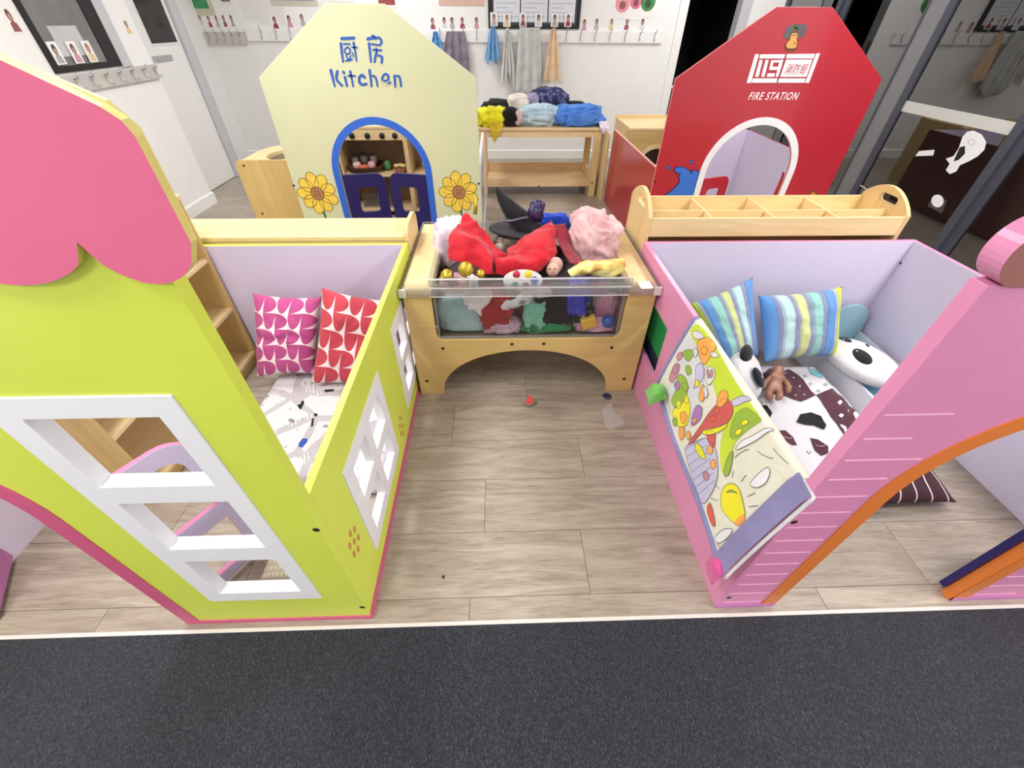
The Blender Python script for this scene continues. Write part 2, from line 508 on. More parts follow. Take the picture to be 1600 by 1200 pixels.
# glass wall on the right
def glass_material(name, k=1.9, add=.05, tint=(.86, .88, .9)):
    m = bpy.data.materials.new(name); m.use_nodes = True; nt = m.node_tree
    nt.nodes.remove(nt.nodes['Principled BSDF'])
    tr = nt.nodes.new('ShaderNodeBsdfTransparent'); tr.inputs[0].default_value = (*tint, 1)
    gl = nt.nodes.new('ShaderNodeBsdfGlossy'); gl.inputs['Roughness'].default_value = .015
    fr = nt.nodes.new('ShaderNodeFresnel'); fr.inputs[0].default_value = 1.5
    f = (Sx(nt, fr.outputs[0]) * k + add).min(1.0)
    mx = nt.nodes.new('ShaderNodeMixShader'); nt.links.new(f.k, mx.inputs[0])
    nt.links.new(tr.outputs[0], mx.inputs[1]); nt.links.new(gl.outputs[0], mx.inputs[2])
    nt.links.new(mx.outputs[0], nt.nodes['Material Output'].inputs[0])
    return m
M['glass'] = glass_material('door_glass', 2.8, .10)
frame_m = paint('charcoal_aluminium', (66, 68, 80), .45, .04)
posts = [1.02, 2.98, 4.12, 4.30, 5.45, 6.52]
panes = [(1.09, 2.985), (3.115, 4.125), (4.435, 5.455), (5.585, 6.53)]
for k, (y0, y1) in enumerate(panes):
    w = struct(f'window_{k + 2}', MB().prism([(y0 - .065, .0), (y1 + .065, .0), (y1 + .065, 2.35), (y0 - .065, 2.35)], [[(y0, .09), (y1, .09), (y1, 2.28), (y0, 2.28)]],
               (XG - (.03 if k % 2 else 0), 0, 0), (0, 1, 0), (0, 0, 1), (1, 0, 0), .05), frame_m, bevel=.003)
    part('pane', MB().box(XG + (-.01 if k % 2 else .02), XG + (-.004 if k % 2 else .026), y0, y1, .09, 2.28), M['glass'], w)
struct('trim_6', MB().box(XG - .02, XG + .06, 4.19, 4.37, 0, 2.35), paint('mid_grey_post', (120, 120, 122), .5, .03))
# outside ground beyond the glass, unlit at night
struct('ground_outside', MB().box(XG + .12, XG + 6, -2, 9, -.12, -.06), dk)
# frosted marking strip and taped things on the glass
gx = XG - .012
frost = bpy.data.materials.new('frosted_film'); frost.use_nodes = True
nt = frost.node_tree; b = nt.nodes['Principled BSDF']; set_in(b, Roughness=.6, Alpha=.5); b.inputs['Base Color'].default_value = (.8, .8, .76, 1)
single('glass_marking_strip', MB().box(gx, gx + .0012, 3.12, 4.12, .925, 1.0), frost, 'frosted white safety strip across the dark glass', 'film')
paper = paint('white_paper', (226, 226, 228), .8, .02)
t = thing('paper_cutout', 'white bulb-shaped paper cut-out taped to the dark glass', 'paper', (gx, 3.36, .64), None)
def px_x(pl, X): return [(v.y, v.z) for v in (on_x(p[0], p[1], X) for p in pl)]
bulb = [(1521, 204), (1534, 210), (1541, 222), (1538, 234), (1528, 244), (1514, 252), (1500, 258), (1494, 268), (1484, 272), (1478, 266), (1484, 256), (1478, 248), (1490, 244), (1498, 232), (1504, 214), (1511, 206)]
part('paper_sheet', MB().prism(px_x(bulb, gx), [], (gx, 0, 0), (0, 1, 0), (0, 0, 1), (-1, 0, 0), .001), paper, t)
part('ink_patch', MB().prism(px_x([(1500, 230), (1508, 228), (1508, 240), (1498, 250), (1490, 252)], gx), [], (gx - .0011, 0, 0), (0, 1, 0), (0, 0, 1), (-1, 0, 0), .0006), M['black'], t)
part('ink_ring', MB().prism(px_x(circ0 := [(1518 + 6 * math.cos(a / 8 * math.pi), 222 + 5 * math.sin(a / 8 * math.pi)) for a in range(16)], gx), [px_x([(1518 + 4 * math.cos(a / 8 * math.pi), 222 + 3.4 * math.sin(a / 8 * math.pi)) for a in range(16)], gx)], (gx - .0011, 0, 0), (0, 1, 0), (0, 0, 1), (-1, 0, 0), .0006), M['grey_frame'], t)
single('paper_tag', MB().prism(px_x([(1430, 244), (1436, 236), (1460, 234), (1458, 243)], gx), [], (gx, 0, 0), (0, 1, 0), (0, 0, 1), (-1, 0, 0), .001), paper, 'small white paper tag taped left of the bulb cut-out', 'paper')
t = thing('round_sticker', 'round white sticker on a dark square low on the glass', 'sticker', (gx, 3.3, .4))
part('backing', MB().prism(px_x([(1449, 322), (1458, 305), (1480, 313), (1472, 334)], gx), [], (gx, 0, 0), (0, 1, 0), (0, 0, 1), (-1, 0, 0), .0008), paint('dark_card', (60, 56, 52), .7, .05), t)
part('disc', MB().prism(px_x([(1465 + 9.5 * math.cos(a / 10 * math.pi), 314 + 10 * math.sin(a / 10 * math.pi)) for a in range(20)], gx), [], (gx - .0009, 0, 0), (0, 1, 0), (0, 0, 1), (-1, 0, 0), .0008), paper, t)
pts = [on_x(x, y, gx - .004) for x, y in ((1322, 274), (1326, 285), (1332, 282), (1336, 268), (1331, 263), (1328, 272), (1331, 283), (1341, 288), (1350, 293), (1356, 298))]
single('string_loop', MB().tube(pts, .004, 6), paint('string', (205, 200, 190), .9, .1), 'pale looped string hanging on the dark glass', 'string', smooth=True)
# ------------------------------------------------------------------ playhouses
def circ(cx, cy, r, n=20, a0=0, a1=360, rx=None):
    rx = rx or r
    full = abs(a1 - a0) >= 360
    k = n if full else n + 1
    return [(cx + rx * math.cos(math.radians(a0 + (a1 - a0) * i / n)), cy + r * math.sin(math.radians(a0 + (a1 - a0) * i / n))) for i in range(k)]
def rect(x0, x1, y0, y1): return [(x0, y0), (x1, y0), (x1, y1), (x0, y1)]
def rrect(x0, x1, y0, y1, r, n=6, corners=(1, 1, 1, 1)):
    """corners: bl, br, tr, tl rounded?"""
    out = []
    for (cx, cy, a, on, px, py) in ((x0 + r, y0 + r, 180, corners[0], x0, y0), (x1 - r, y0 + r, 270, corners[1], x1, y0),
                                    (x1 - r, y1 - r, 0, corners[2], x1, y1), (x0 + r, y1 - r, 90, corners[3], x0, y1)):
        out += circ(cx, cy, r, n, a, a + 90) if on else [(px, py)]
    return out
ARC_Z, ARC_R, RING = .645, .312, .046
def arch(cx, r, z0=0.0, zc=ARC_Z):
    return [(cx - r, z0), (cx + r, z0)] + circ(cx, zc, r, 28, 0, 180)
def ring_poly(cx, ri, ro):
    return [(cx - ro, 0), (cx - ri, 0)] + circ(cx, ARC_Z, ri, 28, 180, 0) + [(cx + ri, 0), (cx + ro, 0)] + circ(cx, ARC_Z, ro, 28, 0, 180)
def front_with_arch(body, cx, r):
    """body outline ccw starting at bottom-left ... the arch is a notch in the bottom edge"""
    x0, x1 = body[0][0], body[1][0]
    return [body[0], (cx - r, 0)] + circ(cx, ARC_Z, r, 28, 180, 0) + [(cx + r, 0)] + body[1:]
SIDE_H, TH = .68, .022
HOUSE_W, HOUSE_D = 1.38, 1.45

def screw_heads(root, pts, axis):
    for p in pts:
        part('screw', MB().lathe([(.0, .0012), (.007, .001), (.009, 0), (.009, -.004)], p, axis, 12), M['screw'], root, smooth=True)

def side_panel(root, x, y0, y1, inward, m_out, m_in, m_edge, holes=(), name='side_panel', h=SIDE_H):
    """panel in a plane of constant x; outer face at x, thickness towards inward (+1/-1)"""
    mbs = MB().prism(rect(y0, y1, 0, h), holes, (x, 0, 0), (0, 1, 0), (0, 0, 1), (inward, 0, 0), TH, 0, 1, 2)
    return part(name, mbs, [m_out, m_in, m_edge], root, bevel=.0015)

def pane_frame_yz(root, x, inward, y0, y1, z0, z1, nx, nz, bar, edge):
    """white multi-pane frame set into a side panel"""
    wy = (y1 - y0 - 2 * edge - (nx - 1) * bar) / nx; wz = (z1 - z0 - 2 * edge - (nz - 1) * bar) / nz
    holes = []
    for i in range(nx):
        for j in range(nz):
            a = y0 + edge + i * (wy + bar); c = z0 + edge + j * (wz + bar)
            holes.append(rect(a, a + wy, c, c + wz))
    part('window_frame', MB().prism(rect(y0, y1, z0, z1), holes, (x - inward * .004, 0, 0), (0, 1, 0), (0, 0, 1), (inward, 0, 0), TH + .008),
         M['white_mat'], root, bevel=.001, label='white square frame with four openings')

def leaf(root, hinge, direction, L, H, m_face, m_edge, m_back, holes, z0=.02, r=.09, top_round_free=True, name='door_leaf'):
    """a half-height door leaf: hinge point, horizontal direction"""
    d = Vector((direction[0], direction[1], 0)).normalized(); n = Vector((-d.y, d.x, 0))
    outl = rrect(0, L, z0, H, r, 6, (0, 0, 1, 0)) if top_round_free else rect(0, L, z0, H)
    part(name, MB().prism(outl, holes, Vector(hinge) - n * .009, d, (0, 0, 1), n, .018, 0, 1, 2), [m_face, m_back, m_edge], root, bevel=.0015)

# ---------------- green house (front left)
GX0, GX1, GY = -1.825, -.445, .525
gh = thing('playhouse', 'lime green playhouse with pink scalloped roof and white window frames', 'playhouse', ((GX0 + GX1) / 2, GY + .7, 0), 'wooden playhouses')
GA = -1.36                       # arch centre
body = [(GX0, 0), (GX1, 0), (GX1, 1.30), (GX0, 1.30)]
win = rect(-.889, -.556, .177, 1.023)
part('front_panel', MB().prism(front_with_arch(body, GA, ARC_R), [win], (0, GY, 0), (1, 0, 0), (0, 0, 1), (0, 1, 0), .028, 0, 1, 0),
     [M['lime'], M['lilac']], gh, bevel=.0015)
part('arch_trim', MB().prism(ring_poly(GA, ARC_R, ARC_R + RING), [], (0, GY - .003, 0), (1, 0, 0), (0, 0, 1), (0, 1, 0), .0045), M['rose_dark'], gh, label='dark pink trim around the arched doorway')
holes = [rect(-.838, -.603, .768, .972), rect(-.838, -.603, .50, .706), rect(-.838, -.603, .232, .433)]
part('window_frame', MB().prism(win, holes, (0, GY - .004, 0), (1, 0, 0), (0, 0, 1), (0, 1, 0), .036), M['white_mat'], gh, bevel=.0012, label='white upright frame with three openings')
# scalloped roof board, in front of the panel
sc = []
cx, w = -.45, .0
def scallop(x1, x0, zb, zt):
    """from right x1 to left x0 a rounded lobe"""
    n = 14
    return [(x1 + (x0 - x1) * i / n, zt - (zt - zb) * math.sin(math.pi * min(1, max(0, i / n))) ** .45) for i in range(1, n)]
xr = -.383
outl = [(xr - .002, 1.29), (xr, 1.35), (xr, 1.405), (xr - .006, 1.42), (xr - .02, 1.432), (-.47, 1.468), (-1.135, 1.80), (-1.80, 1.468), (-1.87, 1.43), (-1.887, 1.40), (-1.887, 1.29)]
lobes = []
edges = [-1.885, -1.70, -1.515, -1.33, -1.14, -.95, -.735, -.52, -.385]
for i in range(len(edges) - 1):
    a, c = edges[i], edges[i + 1]
    n = 12
    zt = 1.292
    lobes += [(a + (c - a) * k / n, zt - .058 * math.sin(math.pi * k / n) ** .5 if 0 < k < n else zt) for k in range(0, n)]
roof_poly = lobes + [(xr, 1.29)] + outl[1:]
part('roof_board', MB().prism(roof_poly, [], (0, GY - .014, 0), (1, 0, 0), (0, 0, 1), (0, 1, 0), .0135, 0, 0, 1), [M['rose'], paint('roof_edge_raw', (218, 205, 122), .5, .06)], gh, label='pink scalloped roof board with raw pale edge')
part('roof_core', MB().prism([(-1.883, 1.3005), (-.387, 1.3005), (-.387, 1.41), (-.405, 1.435), (-1.135, 1.79), (-1.865, 1.435), (-1.883, 1.41)], [], (0, GY, 0), (1, 0, 0), (0, 0, 1), (0, 1, 0), .006), [paint('roof_core_raw', (222, 212, 130), .5, .06)], gh)
for a_, b_ in ((GA + ARC_R, GX1 + .004), (GX0, GA - ARC_R)):
    part('base_strip', MB().box(a_, b_, GY - .004, GY - .0002, 0, .022), M['rose_dark'], gh)
part('side_base_strip', MB().box(GX1 + .0002, GX1 + .004, GY, GY + HOUSE_D, 0, .034), M['rose_dark'], gh)
wA = (.70, 1.145, .115, .555); wB = (1.40, 1.845, .115, .555)
side_panel(gh, GX1, GY + .028, GY + HOUSE_D, -1, M['lime'], M['lilac'], M['lime'], [rect(*wA), rect(*wB)])
for wq in (wA, wB): pane_frame_yz(gh, GX1, -1, *wq, 2, 2, .05, .055)
side_panel(gh, GX0, GY + .028, GY + HOUSE_D, 1, M['lime'], M['lilac'], M['lime'])
part('rear_panel', MB().prism(rect(GX0 + TH, GX1 - TH, 0, SIDE_H), [], (0, GY + HOUSE_D, 0), (1, 0, 0), (0, 0, 1), (0, -1, 0), TH, 0, 1, 2), [M['lime'], M['lilac'], M['lime']], gh, bevel=.0015)
leaf(gh, (GA + ARC_R + .004, GY + .03, 0), (.53, .85), .29, .635, M['lilac'], M['pink'], M['lilac'],
     [rrect(.05, .24, .34, .578, .05, 5, (0, 0, 1, 0)), rect(.05, .24, .07, .27)])
leaf(gh, (GA - ARC_R - .004, GY + .03, 0), (-.53, .85), .24, .60, M['mauve'], M['pink'], M['mauve'], [rrect(.05, .19, .33, .54, .05, 5, (0, 0, 1, 0))])
screw_heads(gh, [on_y(494, 828, GY), on_y(566, 949, GY)], (0, -1, 0))
petal_m = paint('petal_print', (205, 140, 78), .5, .05)
for (cy, cz) in ((.618, .335), (1.25, .155)):
    q = MB()
    for (dy, dz) in ((0, .046), (.026, .024), (-.026, .024), (0, 0), (.026, -.024), (-.026, -.024), (0, -.046)):
        q.prism(circ(cy + dy, cz + dz, .015, 10, rx=.0085), [], (GX1 + .0003, 0, 0), (0, 1, 0), (0, 0, 1), (1, 0, 0), .0008)
    part('petal_print', q, petal_m, gh, label='small cluster of brown petal marks')

# ---------------- pink house (front right)
PX0, PX1, PY = .716, 2.10, .525
ph = thing('playhouse', 'bright pink playhouse with white brick lines and orange arch trim', 'playhouse', ((PX0 + PX1) / 2, PY + .7, 0), 'wooden playhouses')
PA = 1.229
body = [(PX0, 0), (PX1, 0), (PX1, 1.2115), (PX0, 1.2115)]
part('front_panel', MB().prism(front_with_arch(body, PA, ARC_R), [], (0, PY, 0), (1, 0, 0), (0, 0, 1), (0, 1, 0), .030, 0, 1, 0), [M['pink'], M['lilac']], ph, bevel=.0015)
part('arch_trim', MB().prism(ring_poly(PA, ARC_R, ARC_R + RING), [], (0, PY - .003, 0), (1, 0, 0), (0, 0, 1), (0, 1, 0), .0045), M['orange'], ph, label='orange trim around the arched doorway')
part('jamb_trim', MB().box(PA + ARC_R - .005, PA + ARC_R - .0003, PY, PY + .03, 0, ARC_Z), M['orange'], ph)
line_m = paint('white_line', (240, 186, 214), .5, .02)
k = 0
z = .04
while z < 1.0:
    xs0 = PX0 + .012
    dz_ = max(0, z - ARC_Z)
    ro = ARC_R + RING
    xl_end = PA - (math.sqrt(max(0, ro * ro - dz_ * dz_)) if dz_ < ro else 0)
    xe = min(xl_end - .012, xs0 + (.10 + .035 * (k % 3)) * (1.0 if z > .7 else 1.4))
    if z > ARC_Z + ro: xe = xs0 + .3
    part('brick_line', MB().box(xs0, xe, PY - .0012, PY - .0002, z - .0018, z + .0018), line_m, ph)
    xr_end = PA + (math.sqrt(max(0, ro * ro - dz_ * dz_)) if dz_ < ro else 0)
    if z < ARC_Z + ro:
        part('brick_line', MB().box(xr_end + .012, min(PX1 - .012, xr_end + .16 + .04 * (k % 3)), PY - .0012, PY - .0002, z - .0018, z + .0018), line_m, ph)
    z += .0692; k += 1
# roof edge
rp = circ(.747, 1.260, .048, 12, 262, 125) + [(.78, 1.332), (1.40, 1.66), (2.05, 1.34), (2.11, 1.29), (2.12, 1.25), (2.10, 1.212)]
part('roof_board', MB().prism(rp, [], (0, PY - .008, 0), (1, 0, 0), (0, 0, 1), (0, 1, 0), .038, 0, 0, 1), [M['choc'], M['pink']], ph, label='brown roof board with pink rounded edge')
hole = [rect(1.455, 1.72, .238, .508)]
side_panel(ph, PX0, PY + .030, PY + HOUSE_D, 1, M['pink'], M['lilac'], M['pink'], hole)
side_panel(ph, PX1, PY + .030, PY + HOUSE_D, -1, M['pink'], M['lilac'], M['pink'])
part('rear_panel', MB().prism(rect(PX0 + TH, PX1 - TH, 0, SIDE_H), [], (0, PY + HOUSE_D, 0), (1, 0, 0), (0, 0, 1), (0, -1, 0), TH, 0, 1, 2), [M['pink'], M['lilac'], M['pink']], ph, bevel=.0015)
for a_, b_ in ((PX0 - .0002, PA - ARC_R), (PA + ARC_R, PX1)):
    part('base_strip', MB().box(a_, b_, PY - .004, PY - .0002, 0, .022), M['mauve'], ph)
leaf(ph, (PA + ARC_R + .002, PY + .044, 0), (.935, .355), .26, .60, M['navy'], M['navy'], M['navy'], [rrect(.05, .21, .33, .54, .05, 5, (0, 0, 1, 0))])
part('hinge_strip', MB().box(PA + ARC_R - .016, PA + ARC_R + .001, PY + .031, PY + .050, .03, .60), M['navy'], ph)
screw_heads(ph, [on_y(1241, 816, PY), on_y(1139, 934, PY)], (0, -1, 0))
part('wall_screw', MB().lathe([(0, .001), (.007, 0), (.007, -.003)], on_x(1407, 411, PX1 - TH), (-1, 0, 0), 10), M['screw'], ph)

# ---------------- kitchen house (rear left) and fire station (rear right)
def far_house(label, X0, Y, m_front, m_out, cx, m_ring):
    X1 = X0 + HOUSE_W
    h = thing('playhouse', label, 'playhouse', ((X0 + X1) / 2, Y + .7, 0), 'wooden playhouses')
    xm = (X0 + X1) / 2
    body = [(X0, 0), (X1, 0), (X1, 1.218), (xm + .172, 1.565), (xm - .172, 1.565), (X0, 1.215)]
    part('front_panel', MB().prism(front_with_arch(body, cx, ARC_R), [], (0, Y, 0), (1, 0, 0), (0, 0, 1), (0, 1, 0), .022, 0, 1, 2), [m_front, M['lilac'], m_out], h, bevel=.0015)
    part('arch_trim', MB().prism(ring_poly(cx, ARC_R, ARC_R + RING), [], (0, Y - .003, 0), (1, 0, 0), (0, 0, 1), (0, 1, 0), .0045), m_ring, h)
    return h, X1
KX0, KY = -1.512, 3.30
kh, KX1 = far_house('pale yellow playhouse lettered Kitchen with blue arch and sunflowers', KX0, KY, M['cream'], M['cream'], -.842, M['blue'])
KXR = KX1
side_panel(kh, KX0, KY + .022, KY + 1.3, 1, M['cream'], M['lilac'], M['cream'])
glassy = paint('frosted_panel', (186, 186, 190), .25, .25, .5, 9)
side_panel(kh, KXR, KY + .022, KY + 1.3, -1, M['white_mat'], M['lilac'], M['white_mat'], [rrect(KY + .10, KY + 1.2, .08, .60, .03)])
part('side_glazing', MB().box(KXR - .014, KXR - .008, KY + .09, KY + 1.21, .07, .61), glassy, kh)
hk = [rrect(.085, .225, .36, .54, .02, 4)]
for s in (-1, 1):
    leaf(kh, (-.842 + s * (ARC_R - .004), KY + .03, 0), (-s * .975, .22), .30, .635, M['navy'], M['navy'], M['navy'], hk, r=.07)
screw_heads(kh, [on_y(459, 290, KY), on_y(748, 287, KY)], (0, -1, 0))

RX0, RY = 1.172, 3.30
rh, RX1 = far_house('red playhouse lettered Fire Station with white arch and blue splash', RX0, RY, M['red'], paint('pink_edge', (232, 130, 130), .4, .02), 1.862, M['white_mat'])
side_panel(rh, RX0, RY + .022, RY + HOUSE_D, 1, M['red'], M['lilac'], paint('pale_edge', (238, 170, 150), .4, .02))
side_panel(rh, RX1, RY + .022, RY + HOUSE_D, -1, paint('brown_red_laminate', (150, 108, 104), .35, .02), M['lilac'], M['red'])
part('rear_panel', MB().prism(rect(1.74, RX1 - TH, 0, SIDE_H), [], (0, RY + HOUSE_D, 0), (1, 0, 0), (0, 0, 1), (0, -1, 0), TH, 0, 1, 2), [M['red'], M['lilac'], M['red']], rh)
leaf(rh, (1.862 - ARC_R + .004, RY + .03, 0), (.94, .34), .27, .60, M['red'], M['red'], M['red'], [rrect(.07, .20, .24, .52, .03, 4)], r=.06)
leaf(rh, (1.862 + ARC_R - .004, RY + .03, 0), (.52, .855), .27, .60, M['red'], M['red'], M['red'], [rrect(.07, .20, .24, .52, .03, 4)], r=.06)

# ---------------- printed marks on the fronts
def stroke(pts, w, n_cap=5):
    """outline polygon of a brush stroke; w a width or (start, end)"""
    pts = [Vector((p[0], p[1])) for p in pts]
    dense = [pts[0]]
    for a, b in zip(pts, pts[1:]):
        for t in (.25, .5, .75, 1): dense.append(a.lerp(b, t))
    if len(pts) > 2:
        for _ in range(3):
            dense = [dense[0]] + [(dense[i - 1] + dense[i] * 2 + dense[i + 1]) / 4 for i in range(1, len(dense) - 1)] + [dense[-1]]
    w0, w1 = (w, w) if not isinstance(w, tuple) else w
    L, R = [], []
    N = len(dense)
    for i, p in enumerate(dense):
        t = (dense[min(i + 1, N - 1)] - dense[max(i - 1, 0)]).normalized(); nn = Vector((-t.y, t.x))
        ww = (w0 + (w1 - w0) * i / (N - 1)) / 2
        L.append(p + nn * ww); R.append(p - nn * ww)
    def cap(c, a, b):
        out = []
        va = a - c; ang = math.pi
        for k in range(1, n_cap):
            th = -ang * k / n_cap
            out.append(c + Vector((va.x * math.cos(th) - va.y * math.sin(th), va.x * math.sin(th) + va.y * math.cos(th))))
        return out
    return L + cap(dense[-1], L[-1], R[-1]) + R[::-1] + cap(dense[0], R[0], L[0])
def print_y(root, polys, Y, m, lift, name, label=None, inv=False):
    """flat print on a front panel; polys in panel metres (x, z)"""
    q = MB()
    for pl in polys:
        q.prism([(p[0], p[1]) for p in pl], [], (0, Y - lift, 0), (1, 0, 0), (0, 0, 1), (0, 1, 0), lift * .8)
    return part(name, q, m, root, label=label)
def pxz(pl, ox, oy, s, Y):
    """crop coordinates -> panel metres"""
    out = []
    for p in pl:
        v = on_y(ox + p[0] / s, oy + p[1] / s, Y); out.append((v.x, v.z))
    return out
ink = paint('blue_ink', (38, 88, 178), .5, .03)
S_ = 1600 / 140
def txt(strokes, Y, ox, oy, s): return [pxz(stroke(p, w), ox, oy, s, Y) for p, w in strokes]
chu = [([(390, 172), (605, 165)], 58), ([(375, 262), (390, 420), (412, 590)], (52, 34)), ([(430, 268), (528, 270)], 34),
       ([(480, 330), (435, 370), (445, 430), (490, 452)], 30), ([(500, 328), (545, 375), (535, 430), (500, 452)], 30),
       ([(465, 480), (505, 545)], 26), ([(550, 480), (525, 545)], 26), ([(460, 565), (515, 572), (572, 540)], 32),
       ([(600, 250), (630, 400), (652, 575)], (44, 26)), ([(570, 330), (662, 332)], 30), ([(580, 425), (597, 495)], 22)]
fang = [([(855, 182), (935, 160), (1005, 165)], 58), ([(935, 115), (975, 140)], 34), ([(1045, 152), (1095, 190), (1100, 250), (1065, 292)], 42),
        ([(875, 262), (895, 430), (908, 590)], (46, 34)), ([(925, 272), (1030, 290)], 38), ([(1000, 345), (1010, 380)], 28),
        ([(950, 375), (1095, 385)], 40), ([(1010, 420), (985, 520), (975, 590)], (48, 40)), ([(1045, 478), (1105, 490), (1112, 540), (1100, 605)], 42)]
kit = [([(195, 740), (230, 890), (265, 1030)], (56, 30)), ([(310, 760), (288, 880), (312, 935), (398, 1015)], (52, 38)), ([(415, 768), (432, 788)], 46),
       ([(445, 860), (485, 1025)], (46, 36)), ([(540, 760), (570, 900), (595, 1030)], (44, 30)), ([(505, 840), (628, 842)], 34),
       ([(798, 868), (755, 815), (700, 860), (700, 950), (745, 1005), (828, 985)], 48), ([(885, 738), (905, 880), (922, 1030)], (48, 34)),
       ([(945, 840), (1000, 860), (1030, 1025)], (40, 34)), ([(1140, 930), (1215, 925), (1230, 850), (1175, 790), (1112, 850), (1108, 950), (1170, 1015), (1255, 960)], 40),
       ([(1330, 840), (1345, 1035)], (46, 34)), ([(1375, 838), (1428, 850), (1447, 1025)], (44, 36))]
for g_ in (chu, fang): print_y(kh, txt(g_, KY, 500, 45, S_), KY, ink, .0022, 'chinese_character', 'blue brushed Chinese character')
print_y(kh, txt(kit, KY, 500, 45, S_), KY, ink, .0022, 'kitchen_lettering', 'blue brushed word Kitchen')
# sunflowers
petal_y = paint('petal_yellow', (240, 206, 80), .5, .08, scale=30); outline_k = paint('ink_outline', (92, 66, 24), .6, .05)
disc_m = paint('seed_disc', (176, 120, 84), .6, .05); stem_m = paint('stem_green', (52, 110, 62), .6, .05)
def ellipse(cx, cy, a, b, ang, n=20):
    ca, sa = math.cos(ang), math.sin(ang)
    return [(cx + a * math.cos(t) * ca - b * math.sin(t) * sa, cy + a * math.cos(t) * sa + b * math.sin(t) * ca) for t in [2 * math.pi * i / n for i in range(n)]]
for (fx, fy) in ((496.3, 302.4), (717, 300.5)):
    c = on_y(fx, fy, KY); cx, cz = c.x, c.z
    pets, lines = [], []
    for k in range(9):
        a = math.radians(90 + k * 40 + 8)
        L = .054 if k % 2 else .062
        pc = (cx + .088 * math.cos(a), cz + .088 * math.sin(a))
        pets.append(ellipse(pc[0], pc[1], L, .041, a))
        e = ellipse(pc[0], pc[1], L, .041, a, 26)
        lines += [stroke([e[i], e[(i + 1) % 26]], .0036, 2) for i in range(26)]
    print_y(kh, [stroke([(cx + .005, cz - .12), (cx + .01, cz - .2), (cx + .0, cz - .34)], .016)], KY, stem_m, .0012, 'stem_print')
    for k_, pt_ in enumerate(pets): print_y(kh, [pt_], KY, petal_y, .0013 + .00007 * k_, 'petal_print')
    print_y(kh, lines, KY, outline_k, .0022, 'petal_outline')
    print_y(kh, [circ(cx, cz, .049, 24)], KY, outline_k, .0025, 'disc_outline')
    print_y(kh, [circ(cx, cz, .044, 24)], KY, disc_m, .0029, 'seed_disc')
    print_y(kh, [circ(cx + dx * .016, cz + dz * .016, .0045, 8) for dx in (-1, 0, 1) for dz in (-1, 0, 1)], KY, outline_k, .0033, 'seed_dots')
# fire station emblem
S9 = 1244 / 140
wht = paint('emblem_white', (246, 236, 244), .5, .01); red_ink = paint('emblem_red', (176, 40, 66), .5, .02); gry = paint('emblem_grey', (98, 92, 98), .6, .1)
lines_m = paint('emblem_line', (130, 70, 90), .6, .05)
W_ = [[(265, 485), (318, 485), (205, 885), (145, 885)], [(1112, 476), (1165, 472), (1010, 885), (957, 885)], [(337, 488), (690, 486), (672, 545), (320, 545)],
      [(706, 484), (1096, 480), (1072, 545), (690, 545)], [(233, 822), (578, 822), (560, 882), (215, 882)], [(597, 822), (966, 822), (946, 882), (577, 882)],
      [(325, 565), (370, 565), (310, 800), (262, 800)], [(408, 565), (452, 565), (393, 800), (347, 800)],
      [(488, 568), (526, 568), (492, 705), (456, 705)], [(526, 568), (610, 566), (602, 600), (518, 602)], [(503, 660), (586, 660), (574, 705), (492, 705)],
      [(608, 563), (655, 561), (592, 800), (548, 800)], [(438, 750), (540, 750), (527, 800), (425, 800)], [(692, 562), (1060, 560), (975, 800), (612, 800)]]
print_y(rh, [pxz(p, 1150, 30, S9, RY) for p in W_], RY, wht, .0022, 'emblem_board', 'slanted white 119 board')
print_y(rh, txt([([(690, 480), (560, 885)], 7)], RY, 1150, 30, S9), RY, lines_m, .003, 'emblem_line')
def font_mesh(root, body, o, ux, uy, size, m, name, shear=0.0, bold=0.0, label=None, spacing=1.0):
    """built-in font -> flat mesh in the frame (o, ux, uy), normalised to the given (width, height)"""
    cu = bpy.data.curves.new('lettering', 'FONT'); cu.body = body; cu.shear = shear; cu.offset = bold; cu.space_character = spacing
    tmp = bpy.data.objects.new('lettering', cu); col.objects.link(tmp)
    dg = bpy.context.evaluated_depsgraph_get(); dg.update()
    me = bpy.data.meshes.new_from_object(tmp.evaluated_get(dg))
    xs = [v.co.x for v in me.vertices]; ys = [v.co.y for v in me.vertices]
    x0, x1, y0, y1 = min(xs), max(xs), min(ys), max(ys)
    q = MB(); ux = Vector(ux); uy = Vector(uy); o = Vector(o)
    q.add([o + ux * ((v.co.x - x0) / (x1 - x0) * size[0]) + uy * ((v.co.y - y0) / (y1 - y0) * size[1]) for v in me.vertices], [tuple(p.vertices) for p in me.polygons])
    bpy.data.objects.remove(tmp); bpy.data.curves.remove(cu); bpy.data.meshes.remove(me)
    return part(name, q, m, root, label=label)
def font_quad(root, body, px0, px1, py0, py1, Y, lift, m, name, **kw):
    a = on_y(px0, py1, Y); b = on_y(px1, py0, Y)
    return font_mesh(root, body, (a.x, Y - lift, a.z), (1, 0, 0), (0, 0, 1), (b.x - a.x, b.z - a.z), m, name, **kw)
font_quad(rh, '消防局', 1150 + 650 / S9, 1150 + 1012 / S9, 30 + 618 / S9, 30 + 765 / S9, RY, .0034, red_ink, 'emblem_characters', shear=.3, bold=0.0, label='red Chinese characters on the white board')
font_quad(rh, 'FIRE STATION', 1168, 1250, 144, 156, RY, .0022, wht, 'fire_station_lettering', shear=.25, bold=.014, spacing=1.18, label='white slanted words FIRE STATION')
lobeL = [(790, 70), (700, 110), (660, 240), (690, 275), (745, 265), (790, 190)]; lobeR = [(820, 65), (900, 62), (990, 90), (960, 210), (900, 265), (850, 255), (840, 180)]
print_y(rh, [pxz(p, 1150, 30, S9, RY) for p in (lobeL, lobeR)], RY, gry, .0022, 'emblem_lobes')
